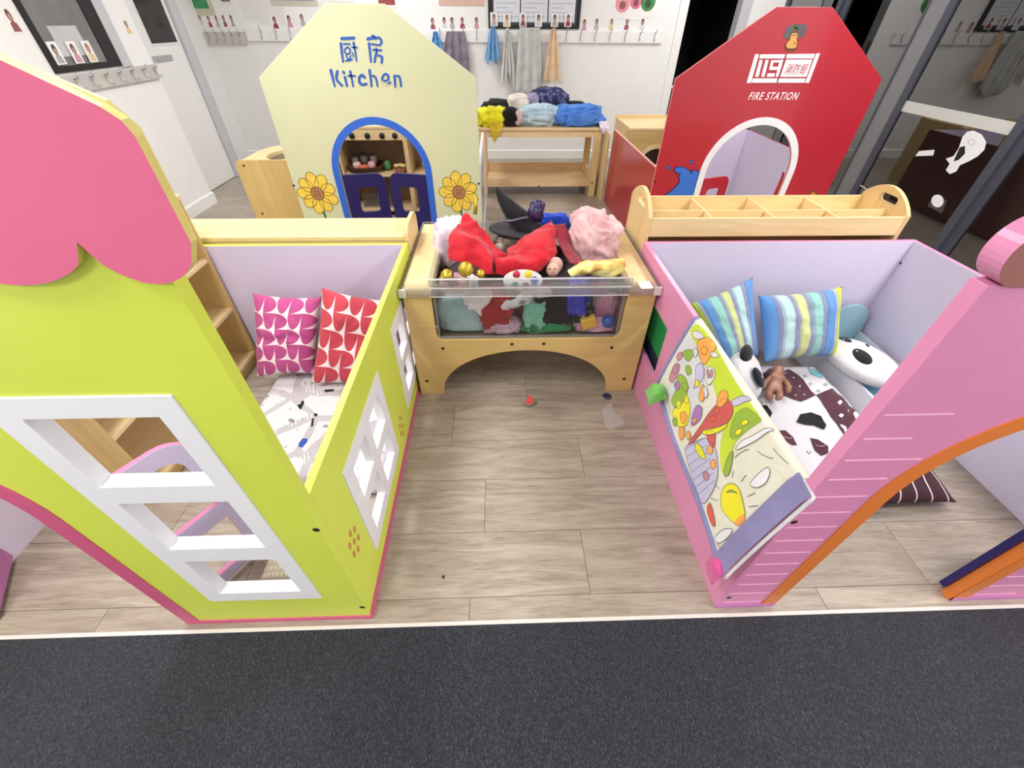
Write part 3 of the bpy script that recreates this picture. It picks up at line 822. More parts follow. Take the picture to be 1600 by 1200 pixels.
print_y(rh, txt([([(775, 150), (810, 110), (850, 130), (880, 90)], 22), ([(800, 90), (870, 150)], 18), ([(760, 200), (800, 160)], 14)], RY, 1150, 30, S9), RY, stem_m, .0029, 'emblem_sprig')
hand_p = [(775, 195), (840, 190), (850, 230), (835, 285), (850, 330), (835, 385), (800, 405), (720, 405), (690, 380), (700, 335), (745, 285), (755, 240)]
print_y(rh, [pxz([(765, 185), (850, 180), (862, 230), (848, 285), (862, 335), (845, 395), (810, 440), (700, 435), (678, 385), (690, 330), (735, 285), (745, 240)], 1150, 30, S9, RY)], RY, outline_k, .0034, 'emblem_hand_outline')
print_y(rh, [pxz(hand_p, 1150, 30, S9, RY)], RY, paint('hand_print', (232, 168, 98), .5, .1), .004, 'emblem_hand')
print_y(rh, txt([([(790, 320), (840, 325)], 7), ([(790, 345), (845, 350)], 7), ([(780, 225), (830, 222)], 10)], RY, 1150, 30, S9), RY, outline_k, .0045, 'emblem_finger_line')
# blue splash
spl = [(1053, 265), (1056, 261), (1066, 260), (1078, 266), (1083, 271), (1086, 265), (1096, 268), (1090, 290), (1083, 318), (1066, 318), (1062, 310), (1058, 306), (1052, 312), (1040, 314), (1041, 303), (1050, 297), (1059, 288), (1062, 283), (1060, 276), (1063, 272), (1056, 270)]
spl = [(x - 3 if x > 1080 else x, y) for x, y in spl]
def offs(pl, d):
    cx = sum(p[0] for p in pl) / len(pl); cy = sum(p[1] for p in pl) / len(pl)
    return [(p[0] + d * (p[0] - cx) / max(1e-6, math.hypot(p[0] - cx, p[1] - cy)), p[1] + d * (p[1] - cy) / max(1e-6, math.hypot(p[0] - cx, p[1] - cy))) for p in pl]
navy_line = paint('ink_navy', (38, 24, 84), .5, .03); spl_m = paint('splash_blue', (52, 112, 206), .5, .03)
ring = [stroke([spl[i], spl[(i + 1) % len(spl)]], 1.4, 3) for i in range(len(spl))]
print_y(rh, [pxz(spl, 0, 0, 1, RY)], RY, spl_m, .0016, 'splash_print', 'blue water splash')
print_y(rh, [pxz(p, 0, 0, 1, RY) for p in ring], RY, navy_line, .0021, 'splash_outline')
print_y(rh, [pxz(circ(1044, 262, 4.2, 14, rx=3.2), 0, 0, 1, RY), pxz(circ(1080, 253, 3.6, 14, rx=3), 0, 0, 1, RY)], RY, navy_line, .0016, 'drop_outline')
print_y(rh, [pxz(circ(1044, 262, 3.0, 14, rx=2.1), 0, 0, 1, RY), pxz(circ(1080, 253, 2.5, 14, rx=2), 0, 0, 1, RY)], RY, spl_m, .0021, 'drop_print')
print_y(rh, [pxz([(1262, 309), (1270, 299), (1279, 308), (1274, 312)], 0, 0, 1, RY)], RY, M['orange'], .0018, 'flame_print')
print_y(rh, [pxz([(1259, 310), (1270, 296), (1282, 309), (1274, 314)], 0, 0, 1, RY)], RY, outline_k, .0013, 'flame_outline')
screw_heads(rh, [on_y(1023, 284, RY), on_y(1301, 286, RY)], (0, -1, 0))
# ------------------------------------------------------------------ wooden furniture
# dress-up table with clear bin
TX0, TX1, TY0, TY1, TZ = -.427, .700, 1.62, 2.40, .60
tb = thing('dress_up_table', 'birch play table with arched front and sunken clear bin', 'table', ((TX0 + TX1) / 2, (TY0 + TY1) / 2, 0))
BX0, BX1, BZ = -.292, .560, .358
arch_p = [(.562, 0)] + [(.128 + .434 * math.cos(a), .282 * math.sin(a) ** .9) for a in [math.pi * i / 28 for i in range(1, 28)]] + [(-.306, 0)]
out = [(TX0, 0), (-.306, 0)] + arch_p[::-1][1:-1] + [(.562, 0), (TX1, 0), (TX1, TZ), (BX1 + .012, TZ), (BX1 + .012, BZ + .025), (BX1 + .004, BZ + .006), (BX1 - .012, BZ - .008), (BX0 + .012, BZ - .008), (BX0 - .004, BZ + .006), (BX0 - .012, BZ + .025), (BX0 - .012, TZ), (TX0, TZ)]
for (nm, yy) in (('front_panel', TY0), ('rear_panel', TY1 - .022)):
    part(nm, MB().prism(out, [], (0, yy, 0), (1, 0, 0), (0, 0, 1), (0, 1, 0), .022), M['ply_dim_x'], tb, bevel=.002)
for (x0, x1) in ((TX0 + .002, TX0 + .02), (TX1 - .02, TX1 - .002)):
    part('end_panel', MB().box(x0, x1, TY0 + .022, TY1 - .022, .05, TZ), M['ply_dim_z'], tb)
part('top_board', MB().box(TX0 - .002, BX0 - .012, TY0 + .012, TY1 - .012, TZ, TZ + .018), M['birch_y'], tb, bevel=.002)
part('top_board', MB().box(BX1 + .012, TX1 + .002, TY0 + .012, TY1 - .012, TZ, TZ + .018), M['birch_y'], tb, bevel=.002)
part('shelf_floor', MB().box(BX0 - .01, BX1 + .01, TY0 + .022, TY1 - .022, BZ - .03, BZ - .01), M['ply_dim_x'], tb)
M['acrylic'] = glass_material('clear_acrylic', .5, .0, (.985, .985, .988))
M['acrylic_edge'] = glass_material('clear_acrylic_edge', 1.0, .04, (.93, .93, .94))
nt = M['acrylic_edge'].node_tree      # white mixed in to paint the clear edge brighter
df = nt.nodes.new('ShaderNodeBsdfDiffuse'); df.inputs[0].default_value = (.86, .84, .85, 1)
mx2 = nt.nodes.new('ShaderNodeMixShader'); mx2.inputs[0].default_value = .13
out_ = nt.nodes['Material Output']; src = out_.inputs[0].links[0].from_socket
nt.links.new(src, mx2.inputs[1]); nt.links.new(df.outputs[0], mx2.inputs[2]); nt.links.new(mx2.outputs[0], out_.inputs[0])
# clear bin
BY0, BY1 = TY0 + .012, 2.30
for nm, a in (('bin_wall', (BX0, BX1, BY0, BY0 + .005, BZ, TZ + .012)), ('bin_wall', (BX0, BX1, BY1 - .005, BY1, BZ, TZ + .012)), ('bin_wall', (BX0, BX0 + .005, BY0 + .005, BY1 - .005, BZ, TZ + .012)),
              ('bin_wall', (BX1 - .005, BX1, BY0 + .005, BY1 - .005, BZ, TZ + .012)), ('bin_bottom', (BX0, BX1, BY0, BY1, BZ - .006, BZ))):
    part(nm, MB().box(*a), M['acrylic'], tb)
part('bin_bottom_edge', MB().box(BX0 - .002, BX1 + .002, BY0 - .004, BY0 + .004, BZ - .004, BZ + .006), M['acrylic_edge'], tb, bevel=.001)
for x in (BX0, BX1): part('bin_corner_edge', MB().box(x - .005, x + .005, BY0 - .003, BY0 + .008, BZ, TZ - .002), M['acrylic_edge'], tb, bevel=.001)
# clear edging around the whole table top
for a in ((TX0 - .010, TX1 + .010, TY0 - .014, TY0 - .006, TZ - .010, TZ + .024), (TX0 - .010, TX1 + .010, TY1 + .004, TY1 + .012, TZ - .010, TZ + .024)):
    part('clear_edging', MB().box(*a), M['acrylic_edge'], tb, bevel=.002)
for a in ((TX0 - .010, TX0 - .004, TY0 - .006, TY1 + .004, TZ - .010, TZ + .024), (TX1 + .004, TX1 + .010, TY0 - .006, TY1 + .004, TZ - .010, TZ + .024)):
    part('clear_edging', MB().box(*a), M['acrylic_edge'], tb, bevel=.002)
# raised front lip of the bin with its highlight lines laid on as white bars
milky = paint('highlight_white', (238, 234, 236), .25, .02)
part('clear_lip', MB().box(BX0 - .012, BX1 + .02, TY0 - .004, TY0 + .003, TZ + .0245, TZ + .068), M['acrylic_edge'], tb, bevel=.001)
for z_ in (TZ + .0255, TZ + .0665): part('lip_highlight', MB().box(BX0 - .014, BX1 + .022, TY0 - .0055, TY0 + .0045, z_ - .0015, z_ + .0015), milky, tb)
part('lip_highlight', MB().box(BX0 - .012, BX1 + .012, TY0 - .0155, TY0 - .0135, TZ - .0115, TZ - .0085), milky, tb)
for a in ((TX0, TX1, TY0 - .008, TY0 + .05, TZ + .0185, TZ + .0225), (BX0 - .03, BX0 + .002, TY0 + .05, BY1, TZ + .0185, TZ + .0225), (BX1 - .002, BX1 + .03, TY0 + .05, BY1, TZ + .0185, TZ + .0225)):
    part('clear_flange', MB().box(*a), M['acrylic'], tb)
wtape = paint('white_corner_cap', (226, 220, 214), .5, .05)
for x in (TX0 - .015, TX1 - .02): part('corner_cap', MB().box(x, x + .034, TY0 - .018, TY0 - .005, TZ - .013, TZ + .027), wtape, tb, bevel=.003)
screw_heads(tb, [on_y(600 + x / 3.478, 280 + yv / 3.478, TY0) for x, yv in ((320, 920), (695, 897), (868, 895), (1238, 915), (233, 1097), (1305, 1085))], (0, -1, 0))

# low shelf with divided tray behind the pink house
sr = thing('tray_shelf', 'birch shelf with divided top tray and rounded handled ends behind pink playhouse', 'shelf', (1.37, 2.16, 0))
def end_profile(y0, y1, zf, zt, zb):
    n = 12
    arcp = [(y0 + (y1 - y0) * i / n, zf + (zb - zf) * i / n + (zt - (zf + zb) / 2) * math.sin(math.pi * i / n) ** .8) for i in range(n + 1)]
    return [(y1, 0), (y0, 0)][::-1] + arcp[::-1]
slot = rrect(2.10, 2.22, .80, .838, .018, 5)
for x in (.726, 2.008):
    part('end_board', MB().prism(end_profile(2.0, 2.34, .785, .875, .80), [slot], (x, 0, 0), (0, 1, 0), (0, 0, 1), (1, 0, 0), .02), M['birch_z'], sr, bevel=.002)
part('tray_front', MB().box(.746, 2.008, 2.002, 2.016, .69, .78), M['birch_x'], sr, bevel=.0015)
part('tray_middle', MB().box(.746, 2.008, 2.125, 2.135, .70, .775), M['birch_x'], sr)
part('tray_back', MB().box(.746, 2.008, 2.322, 2.334, .05, .785), M['birch_x'], sr)
part('tray_bottom', MB().box(.746, 2.008, 2.016, 2.322, .69, .70), M['birch_x'], sr)
for x in (1.055, 1.37, 1.69):
    part('tray_divider', MB().box(x - .005, x + .005, 2.136, 2.321, .70, .775), M['birch_y'], sr)
    part('tray_divider', MB().box(x - .005, x + .005, 2.017, 2.124, .70, .772), M['birch_y'], sr)
for z in (.06, .38): part('shelf_board', MB().box(.746, 2.008, 2.03, 2.322, z, z + .018), M['birch_x'], sr)

# low shelf behind the green house
sl = thing('low_shelf', 'birch low shelf with flat top behind the green playhouse', 'shelf', (-1.12, 2.13, 0))
part('top_board', MB().box(-1.80, -.464, 1.995, 2.25, .682, .704), M['birch_x'], sl, bevel=.003)
part('front_rail', MB().box(-1.80, -.464, 2.0, 2.016, .62, .6815), M['birch_x'], sl)
for x in (-1.82, -.463):
    part('end_board', MB().prism(rrect(1.99, 2.27, 0, .748, .06, 6, (0, 0, 1, 1)), [], (x, 0, 0), (0, 1, 0), (0, 0, 1), (1, 0, 0), .02), M['birch_z'], sl, bevel=.002)
part('back_board', MB().box(-1.80, -.464, 2.235, 2.248, .05, .68), M['birch_x'], sl)
for z in (.06, .36): part('shelf_board', MB().box(-1.80, -.464, 2.02, 2.234, z, z + .018), M['birch_x'], sl)

# bookcase inside the green house
bk = thing('bookcase', 'tall birch bookcase with open shelves standing inside green playhouse', 'bookcase', (-1.6, 1.48, 0))
for yy in (1.0, 1.918): part('end_board', MB().box(-1.79, -1.40, yy, yy + .02, 0, .90), M['ply_dim_z'], bk, bevel=.0015)
part('back_board', MB().box(-1.80, -1.79, 1.0, 1.938, 0, .90), M['ply_dim_z'], bk)
part('top_board', MB().box(-1.80, -1.395, .998, 1.94, .90, .92), M['birch_y'], bk, bevel=.002)
for z in (.06, .345, .615): part('shelf_board', MB().box(-1.79, -1.405, 1.02, 1.918, z, z + .018), M['birch_y'], bk, bevel=.001)
part('plinth', MB().box(-1.43, -1.42, 1.02, 1.918, 0, .06), M['ply_dim_x'], bk)

# pine work bench by the back wall
bn = thing('wooden_bench', 'pine bench table with lower tray heaped with clothes by the back wall', 'table', (.44, 5.16, 0))
bx0, bx1, by0, by1 = -.19, 1.085, 4.88, 5.44
for x in (bx0, bx1 - .07):
    for yy in (by0, by1 - .05):
        part('leg', MB().box(x, x + .07, yy, yy + .05, 0, .645), M['birch_z'], bn, bevel=.002)
part('table_top', MB().box(bx0 - .01, bx1 + .01, by0 - .01, by1 + .01, .645, .668), M['pine'], bn, bevel=.003)
part('apron', MB().box(bx0 + .07, bx1 - .07, by0 + .005, by0 + .025, .585, .645), M['pine'], bn)
part('apron', MB().box(bx0 + .07, bx1 - .07, by1 - .025, by1 - .005, .585, .645), M['pine'], bn)
for x in (bx0 + .02, bx1 - .04):
    part('side_apron', MB().box(x, x + .02, by0 + .05, by1 - .05, .585, .645), M['birch_y'], bn)
    part('tray_end', MB().box(x, x + .02, by0 + .05, by1 - .05, .11, .21), M['birch_y'], bn)
part('tray_front', MB().box(bx0 + .07, bx1 - .07, by0 + .008, by0 + .028, .105, .185), M['pine'], bn)
part('tray_back', MB().box(bx0 + .07, bx1 - .07, by1 - .028, by1 - .008, .105, .225), M['pine'], bn)
part('tray_board', MB().box(bx0 + .04, bx1 - .04, by0 + .028, by1 - .028, .115, .13), M['pine'], bn)
screw_heads(bn, [on_y(837, 203, by0), on_y(842, 291, by0), on_y(925, 286, by0)], (0, -1, 0))
single('wooden_board', MB().prism(rrect(4.70, 5.30, 0, .655, .02, 4, (0, 0, 1, 1)), [], (1.118, 0, 0), (0, 1, 0), (0, 0, 1), (1, 0, 0), .016), M['birch_z'], 'upright birch board between bench and red playhouse side', 'board', bevel=.002)

# play washing machine behind the red house
wm = thing('play_washer', 'birch play washing machine with round door behind the red playhouse', 'toy cabinet', (1.68, 5.25, 0))
wx0, wx1, wy0, wy1, wz = 1.365, 2.0, 4.96, 5.52, .655
part('front_panel', MB().prism(rect(wx0, wx1, 0, wz - .02), [circ(1.72, .30, .165, 24)], (0, wy0, 0), (1, 0, 0), (0, 0, 1), (0, 1, 0), .018), M['ply_dim_x'], wm)
part('door_ring', MB().prism(circ(1.72, .30, .205, 28), [circ(1.72, .30, .163, 28)], (0, wy0 - .008, 0), (1, 0, 0), (0, 0, 1), (0, 1, 0), .008), M['birch_x'], wm)
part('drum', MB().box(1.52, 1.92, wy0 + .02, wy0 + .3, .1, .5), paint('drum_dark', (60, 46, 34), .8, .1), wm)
for x in (wx0, wx1 - .018): part('side_board', MB().box(x, x + .018, wy0 + .018, wy1, 0, wz + .01), M['birch_z'], wm)
part('top_board', MB().box(wx0 + .018, wx1 - .018, wy0 - .004, wy1, wz - .02, wz), M['birch_x'], wm, bevel=.002)
part('back_lip', MB().box(wx0, wx1, wy1, wy1 + .018, 0, wz + .035), M['birch_x'], wm)

# play sink beside the kitchen house
sk = thing('play_sink', 'birch play sink unit with round basin standing left of kitchen playhouse', 'toy cabinet', (-1.76, 3.75, 0))
part('back_board', MB().prism(rrect(-1.965, -1.535, 0, .705, .04, 6, (0, 0, 1, 1)), [], (0, 3.45, 0), (1, 0, 0), (0, 0, 1), (0, 1, 0), .02), M['ply_dim_z'], sk, bevel=.0015)
part('counter', MB().prism([(-1.955, 3.47), (-1.535, 3.47), (-1.535, 4.15), (-1.75, 4.13), (-1.90, 4.0), (-1.955, 3.85)], [circ(-1.70, 3.72, .17, 24, rx=.12)], (0, 0, .66), (1, 0, 0), (0, 1, 0), (0, 0, 1), .025), M['birch_y'], sk)
part('basin', MB().lathe([(.165, .66), (.16, .60), (.11, .56), (.0, .555)], (-1.70, 3.72, 0), (0, 0, 1), 24), paint('basin', (120, 104, 84), .5, .05), sk, smooth=True)
for yy in (3.62, 3.98): part('side_board', MB().box(-1.93, -1.545, yy, yy + .018, 0, .66), M['ply_dim_z'], sk) if yy > 3.9 else None
part('lower_shelf', MB().box(-1.94, -1.54, 3.47, 3.98, .10, .118), M['birch_x'], sk)
screw_heads(sk, [on_y(381, 259, 3.45), on_y(410, 334, 3.45)], (0, -1, 0))

# play cooker inside the kitchen house
ck = thing('play_cooker', 'birch play cooker with four black knobs inside kitchen playhouse', 'toy cabinet', (-.95, 4.45, 0))
cx0, cxm, cx1, cy0, cy1 = -1.47, -.842, -.47, 4.28, 4.58
for x in (cx0, cxm - .018, cxm + .002, cx1 - .018): part('upright', MB().box(x, x + .018, cy0, cy1, 0, .765 if x < cxm else .76), M['birch_z'], ck)
part('hob_top', MB().box(cx0, cxm, cy0 - .005, cy1, .765, .785), M['birch_x'], ck, bevel=.002)
part('knob_panel', MB().box(cx0 + .018, cxm - .018, cy0 + .002, cy0 + .016, .675, .765), M['birch_x'], ck)
for pxk in (550, 574, 597, 617):
    c = on_y(pxk, 212, cy0)
    part('knob', MB().lathe([(.018, -.002), (.024, -.006), (.022, -.022), (.0, -.026)], (c.x, cy0 + .002, c.z), (0, 1, 0), 14), M['black'], ck, smooth=True)
for z in (.37, .05):
    part('shelf_board', MB().box(cx0 + .018, cxm - .018, cy0, cy1, z, z + .018), M['birch_x'], ck)
    part('shelf_board', MB().box(cxm + .02, cx1 - .018, cy0, cy1, z + .0, z + .018), M['birch_x'], ck)
part('side_top', MB().box(cxm + .002, cx1, cy0, cy1, .76, .778), M['birch_x'], ck)
part('back_board', MB().box(cx0, cx1, cy1, cy1 + .01, 0, .765), paint('dim_ply', (150, 122, 88), .6, .05), ck)  # niche shade put into the colour of the back board
part('drip_board', MB().box(-1.0, -.93, cy0 + .05, cy0 + .12, .7855, .80), M['black'], ck)
# ------------------------------------------------------------------ soft things
def fbm(p, s, seed, o=4):
    q = Vector(p) * s + Vector((seed * 7.13, seed * 3.71, seed * 1.97))
    return noise.fractal(q, .9, 2.0, o)
def ridge(p, s, seed):
    q = Vector(p) * s + Vector((seed * 5.3, seed * 2.9, seed * 8.1))
    w = Vector((noise.noise(q * .7), noise.noise(q * .7 + Vector((9, 2, 4))), noise.noise(q * .7 + Vector((3, 8, 1)))))
    return 1 - 2 * abs(noise.noise(q + w * .9))

def pillow4(c, t, seed=1, n=36, crease=None, pinch=.07, back=0):
    """pillow from 4 corners TL, TR, BR, BL; n = outward side"""
    TL, TR, BR, BL = [Vector(p) for p in c]
    nn = (TR - TL).cross(BL - TL).normalized()
    if nn.y > 0: nn = -nn
    ctr = (TL + TR + BR + BL) / 4
    def fn(side):
        def f(u, v):
            a, b = u * 2 - 1, v * 2 - 1
            uu = .5 + .5 * a * (1 - pinch * (1 - b * b)); vv = .5 + .5 * b * (1 - pinch * (1 - a * a))
            p = TL.lerp(TR, uu).lerp(BL.lerp(BR, uu), vv)
            prof = max(0, (1 - abs(a) ** 2.6) * (1 - abs(b) ** 2.6)) ** .55
            wr = .10 * fbm(p, 9, seed) * prof + .05 * ridge(p, 14, seed) * prof * (1 - prof * .5)
            h = t / 2 * prof * (1 + wr * 2.2)
            if crease and side > 0:
                for (cv, wd, dp) in crease:
                    h -= dp * math.exp(-((b - cv - .06 * math.sin(a * 5 + seed)) / wd) ** 2) * prof
            return p + nn * (h * side)
        return f
    m = MB(); m.grid(fn(1), n, n, 0 if not back else max(0, back)); m.grid(fn(-1), n, n, 1 if back == -1 else 0)
    return m

def blob(c, r, seed, amp=.22, fr=2.2, n=64, flat=None, rot=0.0, tilt=0.0):
    """crumpled bundle of cloth: boxy lump with long warped folds"""
    c = Vector(c); m = MB(); v = []; f = []
    R = Matrix.Rotation(rot, 3, 'Z') @ Matrix.Rotation(tilt, 3, 'Y')
    rg = random.Random(seed * 13 + 5)
    A = Matrix.Rotation(rg.uniform(0, 6.28), 3, 'X') @ Matrix.Rotation(rg.uniform(0, 6.28), 3, 'Y') @ Matrix.Rotation(rg.uniform(0, 6.28), 3, 'Z')
    off = Vector((seed * 7.1, seed * 3.3, seed * 1.7))
    nu, nv = n, n // 2
    for j in range(nv + 1):
        th = math.pi * j / nv
        for i in range(nu):
            ph = 2 * math.pi * i / nu
            d = Vector((math.sin(th) * math.cos(ph), math.sin(th) * math.sin(ph), math.cos(th)))
            e = Vector([math.copysign(abs(t) ** .8, t) for t in d])
            q = A @ d
            w = Vector((noise.noise(q * 1.3 + off), noise.noise(q * 1.3 + off + Vector((5, 1, 9))), noise.noise(q * 1.3 + off + Vector((2, 8, 4)))))
            q1 = (q + w * .55) * fr; q1.z *= .35
            f1 = 1 - 2.6 * abs(noise.noise(q1 + off))
            q2 = (q + w * .8) * fr * 2.3; q2.x *= .4
            f2 = 1 - 2.6 * abs(noise.noise(q2 - off))
            lo = noise.noise(d * 1.4 + off)
            k = .94 + amp * (.62 * f1 + .30 * f2 + .75 * lo)
            p = R @ Vector((e.x * r[0] * k, e.y * r[1] * k, e.z * r[2] * k)) + c
            if flat is not None and p.z < flat: p.z = flat
            v.append(p)
    for j in range(nv):
        for i in range(nu):
            f.append((j * nu + i, (j + 1) * nu + i, (j + 1) * nu + (i + 1) % nu, j * nu + (i + 1) % nu))
    return m.add(v, f)
def blob_px(x0, y0, x1, y1, Y, depth, seed, flat=None, **kw):
    a = on_y(x0, y1, Y); b = on_y(x1, y0, Y)
    return blob(((a.x + b.x) / 2, Y + depth * .3, (a.z + b.z) / 2), ((b.x - a.x) / 2, depth, (b.z - a.z) / 2), seed, flat=flat, **kw)

def bspline(ctrl, u, v):
    """uniform cubic B-spline-like smooth interpolation (Catmull-Rom) over a control grid"""
    nr, nc = len(ctrl), len(ctrl[0])
    def cr(p0, p1, p2, p3, t):
        return (p1 * 2 + (p2 - p0) * t + (p0 * 2 - p1 * 5 + p2 * 4 - p3) * t * t + (p1 * 3 - p0 - p2 * 3 + p3) * t * t * t) * .5
    def row(r, t):
        t = t * (nc - 1); i = min(int(t), nc - 2); f = t - i
        g = lambda k: r[max(0, min(nc - 1, k))]
        return cr(g(i - 1), g(i), g(i + 1), g(i + 2), f)
    t = v * (nr - 1); i = min(int(t), nr - 2); f = t - i
    g = lambda k: row(ctrl[max(0, min(nr - 1, k))], u)
    return cr(g(i - 1), g(i), g(i + 1), g(i + 2), f)
def sheet(ctrl, seed=1, amp=.008, fr=14, n=36):
    ctrl = [[Vector(p) for p in r] for r in ctrl]
    def f(u, v):
        p = bspline(ctrl, u, v)
        return p + Vector((fbm(p, fr, seed, 3), fbm(p, fr, seed + 3, 3), ridge(p, fr * .8, seed + 5) * 1.2)) * amp
    return MB().grid(f, n, n)

# ---------------- patterned fabrics
def half_circle_fabric(name, c, n=5.0):
    m, nt, b = new_mat(name)
    u, v, _ = sep(nt, coord(nt, 'UV'))
    a, d = u * n, v * n
    fu, fv = a.fract(), d.fract()
    par = (a.floor() + d.floor()).mod(2.0).gt(.5)
    # even cells: half disc on the lower edge; odd cells: half disc on the left edge
    e1 = ((fu * 2 - 1) * (fu * 2 - 1) + (fv * 2) * (fv * 2) * .25).lt(1.0)
    e2 = ((fv * 2 - 1) * (fv * 2 - 1) + (fu * 2) * (fu * 2) * .25).lt(1.0)
    mask = e1 * par.inv() + e2 * par
    wv = tex_noise(nt, coord(nt), 300, 2)
    cc = lin(c); dd = tuple(x * .86 for x in cc)
    ink = mixc(nt, wv, dd, cc)
    nt.links.new(mixc(nt, mask, lin((236, 224, 222)), ink), b.inputs['Base Color'])
    set_in(b, Roughness=.9); b.inputs['Sheen Weight'].default_value = .15; b.inputs['Specular IOR Level'].default_value = .15
    bump(nt, b, tex_noise(nt, coord(nt), 22, 4, .6, 1.0), .3, .012)
    return m
def stripe_fabric(name, stops, axis=0):
    m, nt, b = new_mat(name)
    u, v, _ = sep(nt, coord(nt, 'UV'))
    s, t = (u, v) if axis == 0 else (v, u)
    base = ramp(nt, s, [(p, lin(c)) for p, c in stops], 'CONSTANT')
    # woven ticking at the stripe borders
    tick = ((t * 130).fract()).gt(.5)
    edge = None
    for (p, _c) in stops[1:]:
        e = (s - (p + .012)).abs().lt(.022)
        edge = e if edge is None else edge.max(e)
    colr = mixc(nt, tick * edge * .75, base, lin((96, 100, 140)))
    nt.links.new(colr, b.inputs['Base Color'])
    set_in(b, Roughness=.9); b.inputs['Sheen Weight'].default_value = .15; b.inputs['Specular IOR Level'].default_value = .15
    bump(nt, b, tex_noise(nt, coord(nt), 22, 4, .6, 1.0), .3, .012)
    return m
def road_fabric():
    m, nt, b = new_mat('road_print_cotton')
    v = coord(nt)
    w = tex_noise(nt, v, 4, 2)
    vo = nt.nodes.new('ShaderNodeTexVoronoi'); vo.feature = 'DISTANCE_TO_EDGE'; vo.inputs['Scale'].default_value = 5.2
    add = nt.nodes.new('ShaderNodeVectorMath'); add.operation = 'MULTIPLY_ADD'
    comb = nt.nodes.new('ShaderNodeCombineXYZ'); nt.links.new(w.k, comb.inputs[0]); nt.links.new(w.k, comb.inputs[1])
    nt.links.new(comb.outputs[0], add.inputs[0]); add.inputs[1].default_value = (.16, .14, 0); nt.links.new(v, add.inputs[2])
    mp = mapping(nt, add.outputs[0], (1, 1, 0))
    nt.links.new(mp, vo.inputs['Vector'])
    d = Sx(nt, vo.outputs['Distance'])
    road = d.lt(.085)
    x, y, _ = sep(nt, v)
    spots = tex_noise(nt, mapping(nt, v, (1, 1, 0)), 26, 1).gt(.70)
    stripes = ((x * 55 + y * 20).fract()).gt(.6) * tex_noise(nt, mapping(nt, v, (1, 1, 0), (3, 1, 0)), 9, 1).gt(.60)
    g = tex_noise(nt, v, 240, 2)
    grey = mixc(nt, g, lin((180, 177, 180)), lin((206, 203, 205)))
    c0 = mixc(nt, road, lin((224, 222, 224)), grey)
    c1 = mixc(nt, spots * .55, c0, lin((140, 140, 150)))
    c2 = mixc(nt, stripes * road * .6, c1, lin((236, 234, 234)))
    nt.links.new(c2, b.inputs['Base Color'])
    set_in(b, Roughness=.9); b.inputs['Specular IOR Level'].default_value = .15
    bump(nt, b, tex_noise(nt, v, 18, 4, .6, 1.2), .5, .015)
    return m
M['hc_pink'] = half_circle_fabric('pink_half_circle_print', (192, 84, 142), 5)
M['hc_red'] = half_circle_fabric('red_half_circle_print', (204, 76, 88), 5)
AQ, LM, MT, BL_, WH, GR = (182, 212, 214), (200, 208, 146), (146, 196, 188), (100, 150, 206), (196, 202, 220), (150, 156, 182)
stops = [(0, BL_), (.11, GR), (.155, AQ), (.29, GR), (.34, LM), (.47, GR), (.52, MT), (.66, GR), (.71, BL_), (.84, WH), (.88, (206, 228, 70))]
M['stripe'] = stripe_fabric('multicolour_stripe', stops)
M['stripe2'] = stripe_fabric('multicolour_stripe_b', [(0, (206, 228, 70)), (.07, WH), (.11, BL_), (.24, MT), (.40, GR), (.45, LM), (.58, GR), (.63, AQ), (.78, GR), (.84, BL_)])
M['road'] = road_fabric()

# ---------------- inside the green house
def quilt_fn(x0, x1, y0, y1, z, edge=.05, amp=.010, seed=3):
    def f(u, v):
        u = min(1, max(0, u)); v = min(1, max(0, v))
        x = x0 + (x1 - x0) * u; y = y0 + (y1 - y0) * v
        e = min(u * (x1 - x0), (1 - u) * (x1 - x0), v * (y1 - y0), (1 - v) * (y1 - y0))
        e = max(0.0, e)
        zz = z - (max(0, 1 - e / edge) ** 2) * (z - .012)
        p = Vector((x, y, 0))
        return Vector((x, y, zz + amp * (fbm(p, 5, seed) + .5 * ridge(p, 8, seed))))
    return f
qf = quilt_fn(-1.215, -.472, 1.0, 1.735, .085)
q = thing('quilt', 'grey and white road-print quilt on the mattress in green playhouse', 'quilt', (-.85, 1.3, 0))
part('cover', MB().grid(qf, 60, 60), M['road'], q, smooth=True)
def on_quilt(fn, x0, x1, y0, y1, pl, lift=.0015):
    return [fn((p[0] - x0) / (x1 - x0), (p[1] - y0) / (y1 - y0)) + Vector((0, 0, lift)) for p in pl]
def decal_poly(m3, pts3):
    """fan of a (star-shaped enough) polygon given in 3D"""
    m3.add(pts3, [t_ for t_ in tessellate_polygon([pts3])])
    return m3
def quilt_print(root, px_polys, m, name, z, fn, dom, lift=.0016, label=None):
    for pl in px_polys:
        w = [on_z(p[0], p[1], z) for p in pl]
        # densify so that the print follows the cloth
        dense = []
        for a, b in zip(w, w[1:] + w[:1]):
            dense += [a, a.lerp(b, .5)]
        cx = sum((p for p in dense), Vector()) / len(dense)
        rings = [[cx.lerp(p, k) for p in dense] for k in (1.0, .66, .33)]
        m3 = MB(); N = len(dense)
        pts = [p for r_ in rings for p in r_] + [cx]
        P3 = on_quilt(fn, *dom, [(p.x, p.y) for p in pts], lift)
        fs = []
        for k in range(2):
            for i in range(N):
                j = (i + 1) % N
                fs.append((k * N + i, k * N + j, (k + 1) * N + j, (k + 1) * N + i))
        for i in range(N): fs.append((2 * N + i, 2 * N + (i + 1) % N, 3 * N))
        m3.add(P3, fs)
        part(name, m3, m, root, smooth=True, label=label)
dom = (-1.215, -.472, 1.0, 1.735)
def c7(pl): return [(400 + p[0] / 6, 560 + p[1] / 6) for p in pl]
ink_blue = fabric('blue_print', (62, 98, 190)); ink_black = fabric('black_print', (26, 28, 36)); ink_grey = fabric('grey_print', (150, 152, 160))
